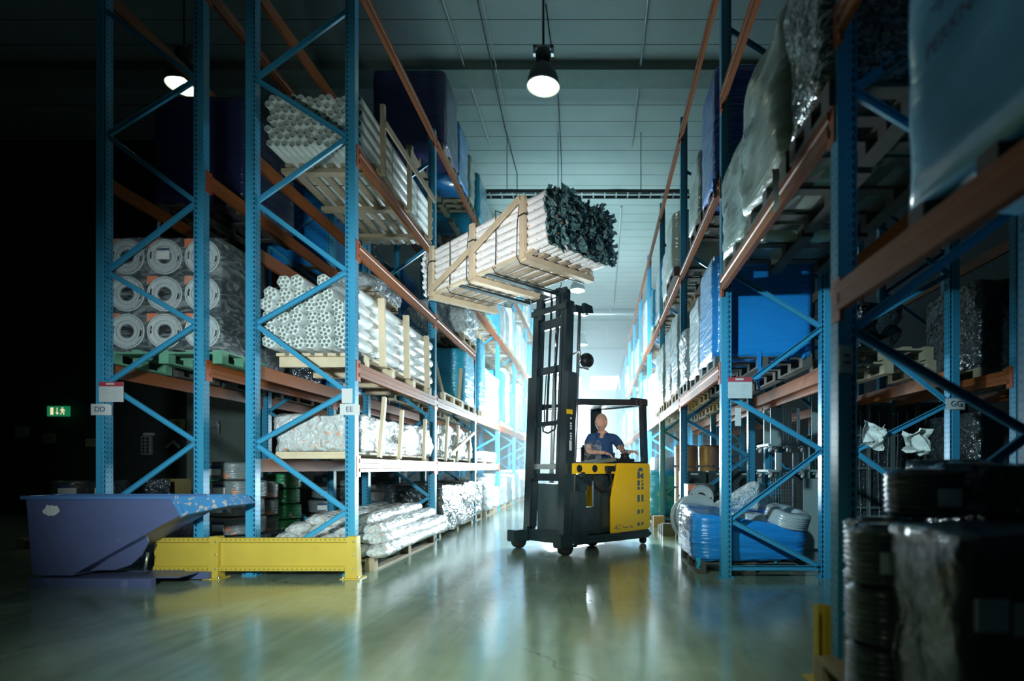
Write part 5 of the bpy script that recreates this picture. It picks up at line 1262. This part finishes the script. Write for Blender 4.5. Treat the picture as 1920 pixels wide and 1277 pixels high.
    # clothing from the body surface
    def cloth(name, mt, inside, off):
        bm = bmesh.new(); bm.from_mesh(me2)
        bmesh.ops.delete(bm, geom=[f for f in bm.faces if not inside(f.calc_center_median())], context='FACES')
        bm.normal_update()
        for v in bm.verts: v.co += v.normal*(off+.006*N3(v.co.x*16,v.co.y*16,v.co.z*11))
        for f in bm.faces: f.material_index = 0
        m = bpy.data.meshes.new(name); bm.to_mesh(m); bm.free(); m.materials.clear(); m.materials.append(mt)
        for p in m.polygons: p.use_smooth = True
        c = put(name, m, o); sd = c.modifiers.new('s','SOLIDIFY'); sd.thickness = .004; sd.offset = 1
        return c
    rs, ls = V(P['rsh2']), V(P['lsh2']); re, le = V(P['rel']), V(P['lel'])
    def polo(c):
        if c.z < 1.0 or c.y < 7.9: return False
        if c.x < -.05 and c.y < 8.12: return (c-rs).dot((re-rs).normalized()) < .115 and c.z > 1.3 or False
        if c.x > .29 and c.y < 8.13: return (c-ls).dot((le-ls).normalized()) < .10 and c.z > 1.3
        if abs(c.x-.085) < .078 and c.z > 1.572+ (.10*(c.y-8.16)): return False
        if abs(c.x-.075) < .025 and c.z > 1.53 and c.y < 8.15: return False
        return c.z < 1.62
    cl = cloth('polo_shirt', M_polo, polo, .010)
    for i in range(3):
        MB().sphere((.083+.006*i, 8.075-.004*i, 1.52-.045*i), .0065, 6, (1,.5,1)).build('button', M_white, cl)
    # collar
    cm = MB(); vs = []; n = 18
    for k in range(n+1):
        a = -PI/2+.35+(2*PI-.7)*k/n
        for rr, z in ((.068,1.622),(.076,1.626),(.098,1.578)):
            vs.append((.084+rr*math.cos(a)*1.02, 8.178+rr*math.sin(a)*.98, z+.02*math.sin(a)))
    cm.add(vs, [(3*k+i,3*k+i+1,3*k+i+4,3*k+i+3) for k in range(n) for i in range(2)], True); q = cm.build('collar', M_polo, cl); q.modifiers.new('s','SOLIDIFY').thickness = .004
    cloth('trousers', M_trous, lambda c: c.z < 1.06 and (c.y > 7.86), .008)
    for s in (-1,1):
        e = MB().sphere((0,0,0), .0115, 8); me = e.mesh('eye', M_eye); me.transform(HM @ Matrix.Translation((s*.030,-.0745,.011))); e = put('eye', me, o)
        e2 = MB().sphere((0,0,0), .0055, 6); me = e2.mesh('iris', M_dark); me.transform(HM @ Matrix.Translation((s*.030-.003,-.0850,.0130))); put('iris', me, e)
        b = MB().bar((s*.044,-.083,.026),(s*.016,-.094,.030),.005,.005); me = b.mesh('eyebrow', mat('brow',(.20,.11,.07),.8) if s < 0 else bpy.data.materials['brow']); me.transform(HM); put('eyebrow', me, o)
    wb = MB().lathe([(.030,-.008),(.033,-.008),(.033,.008),(.030,.008)], 16, Matrix.Translation(V(P['lwr'])*.5+V(P['lwr'])*.5) @ V((.75,-.5,0)).to_track_quat('Z','Y').to_matrix().to_4x4(), close=True)
    wb.build('wrist_watch', M_galv, o)
    # put the origin at the seat
    org = V((.12,8.2,.94))
    for ob in [o]+list(o.children_recursive):
        if ob is o: ob.data.transform(Matrix.Translation(-org))
        elif ob.parent is o: ob.data.transform(Matrix.Translation(-org))
        else: ob.data.transform(Matrix.Translation(-org))
    o.location = org; o.name = 'person'
    tag(o, 'bald man in navy polo shirt driving truck, looking up at load', 'person')
driver()

# ------------------------------------------------------------------ light
def spot(name, loc, to, e, col, size, blend=1, soft=.3):
    L = bpy.data.lights.new(name,'SPOT'); L.energy = e; L.color = col; L.spot_size = size; L.spot_blend = blend; L.shadow_soft_size = soft
    o = bpy.data.objects.new(name, L); COL.objects.link(o); o.location = loc; o.rotation_euler = (V(to)-V(loc)).to_track_quat('-Z','Y').to_euler(); return o
def area(name, loc, to, e, col, sx, sy, spread=PI):
    L = bpy.data.lights.new(name,'AREA'); L.shape = 'RECTANGLE'; L.size = sx; L.size_y = sy; L.energy = e; L.color = col; L.spread = spread
    o = bpy.data.objects.new(name, L); COL.objects.link(o); o.location = loc; o.rotation_euler = (V(to)-V(loc)).to_track_quat('-Z','Y').to_euler(); return o
spot('key_flash', (-1.5,.4,1.7), (-2.8,6,1.5), 1650, (.78,.97,.98), math.radians(58), 1, .12)
spot('right_flash', (-1.2,2.0,2.8), (1.9,5.7,1.6), 950, (.58,.91,1), math.radians(46), 1, .06)
spot('load_flash', (-2.2,2.0,1.5), (-1.1,7.2,3.5), 1250, (.95,1,1), math.radians(34), 1, .2)
spot('upper_fill', (-1.8,.8,1.2), (-2.9,6.1,4.2), 300, (.80,1,.93), math.radians(30), 1, .2)  # added fill, lifts the high pipe ends out of the dark
spot('floor_fill', (-.3,1.3,2.5), (-.9,4.0,0), 520, (.84,1,.70), math.radians(84), 1, .5)  # unseen fill, added to brighten the floor in front
spot('truck_fill', (.9,.8,1.9), (.05,8,1.25), 1000, (1,.98,.92), math.radians(20), 1, .2)  # extra fill added for the truck and its driver
area('softbox_flash', (-.12,9.68,1.1), (-.3,4,1.0), 210, (.75,.93,1), .5, .65, math.radians(120))
area('aisle_flash', (-.6,11.0,2.2), (-.6,20,3.0), 800, (.72,.92,1), 1.2, 1.2, math.radians(120))
area('deep_flash', (-.6,19,2.5), (-.6,32,4), 900, (.75,.93,1), 1.5, 1.5)
area('roof_flash', (-.6,17.5,3.0), (-.6,20.0,9), 190, (.55,.98,.95), 1.2, 1.2)
area('back_flash', (-.6,16,1.6), (-.6,8,1.6), 330, (.72,.92,1), 1.4, 1.4, math.radians(100))
w = bpy.data.worlds.new('hall_air'); SC.world = w; w.use_nodes = True
w.node_tree.nodes['Background'].inputs[0].default_value = (.10,.22,.30,1); w.node_tree.nodes['Background'].inputs[1].default_value = .015

# haze in the deep aisle
hm = bpy.data.materials.new('aisle_haze'); hm.use_nodes = True; tt = hm.node_tree
for n in list(tt.nodes):
    if n.type != 'OUTPUT_MATERIAL': tt.nodes.remove(n)
vs = tt.nodes.new('ShaderNodeVolumeScatter'); vs.inputs['Density'].default_value = .026; vs.inputs['Anisotropy'].default_value = .2; vs.inputs['Color'].default_value = (.85,.95,1,1)
tt.links.new(vs.outputs[0], tt.nodes['Material Output'].inputs['Volume'])
o = MB().box(-6,5,11.6,37.3,.01,7.5).build('haze', hm); tag(o, 'bluish white haze hanging in the deep aisle', 'haze', None, 'stuff')

# ------------------------------------------------------------------ camera
cam = bpy.data.cameras.new('camera'); co = bpy.data.objects.new('camera', cam); COL.objects.link(co); SC.camera = co
co.location = (0,0,H); co.rotation_euler = (PI/2,0,0)
cam.sensor_width = 36; cam.lens = F/1920*36; cam.shift_x = (960-1118)/1920; cam.shift_y = (878-638.5)/1920; cam.clip_end = 100
cam.dof.use_dof = True; cam.dof.focus_distance = 7.4; cam.dof.aperture_fstop = .8
SC.view_settings.view_transform = 'Standard'; SC.view_settings.look = 'None'; SC.view_settings.gamma = 1; SC.view_settings.use_curve_mapping = False
SC.view_settings.exposure = 0
SC.cycles.max_bounces = 6; SC.cycles.diffuse_bounces = 3; SC.cycles.glossy_bounces = 3; SC.cycles.transparent_max_bounces = 10; SC.cycles.volume_bounces = 1
SC.cycles.sample_clamp_indirect = 4; SC.cycles.use_denoising = True; SC.cycles.caustics_reflective = False; SC.cycles.caustics_refractive = False
for l, os_ in LABELS.items():
    if len(os_) > 1: print('DUP LABEL', l, os_)
    n = len(l.split())
    if not 4 <= n <= 16: print('LABEL LENGTH', n, l)
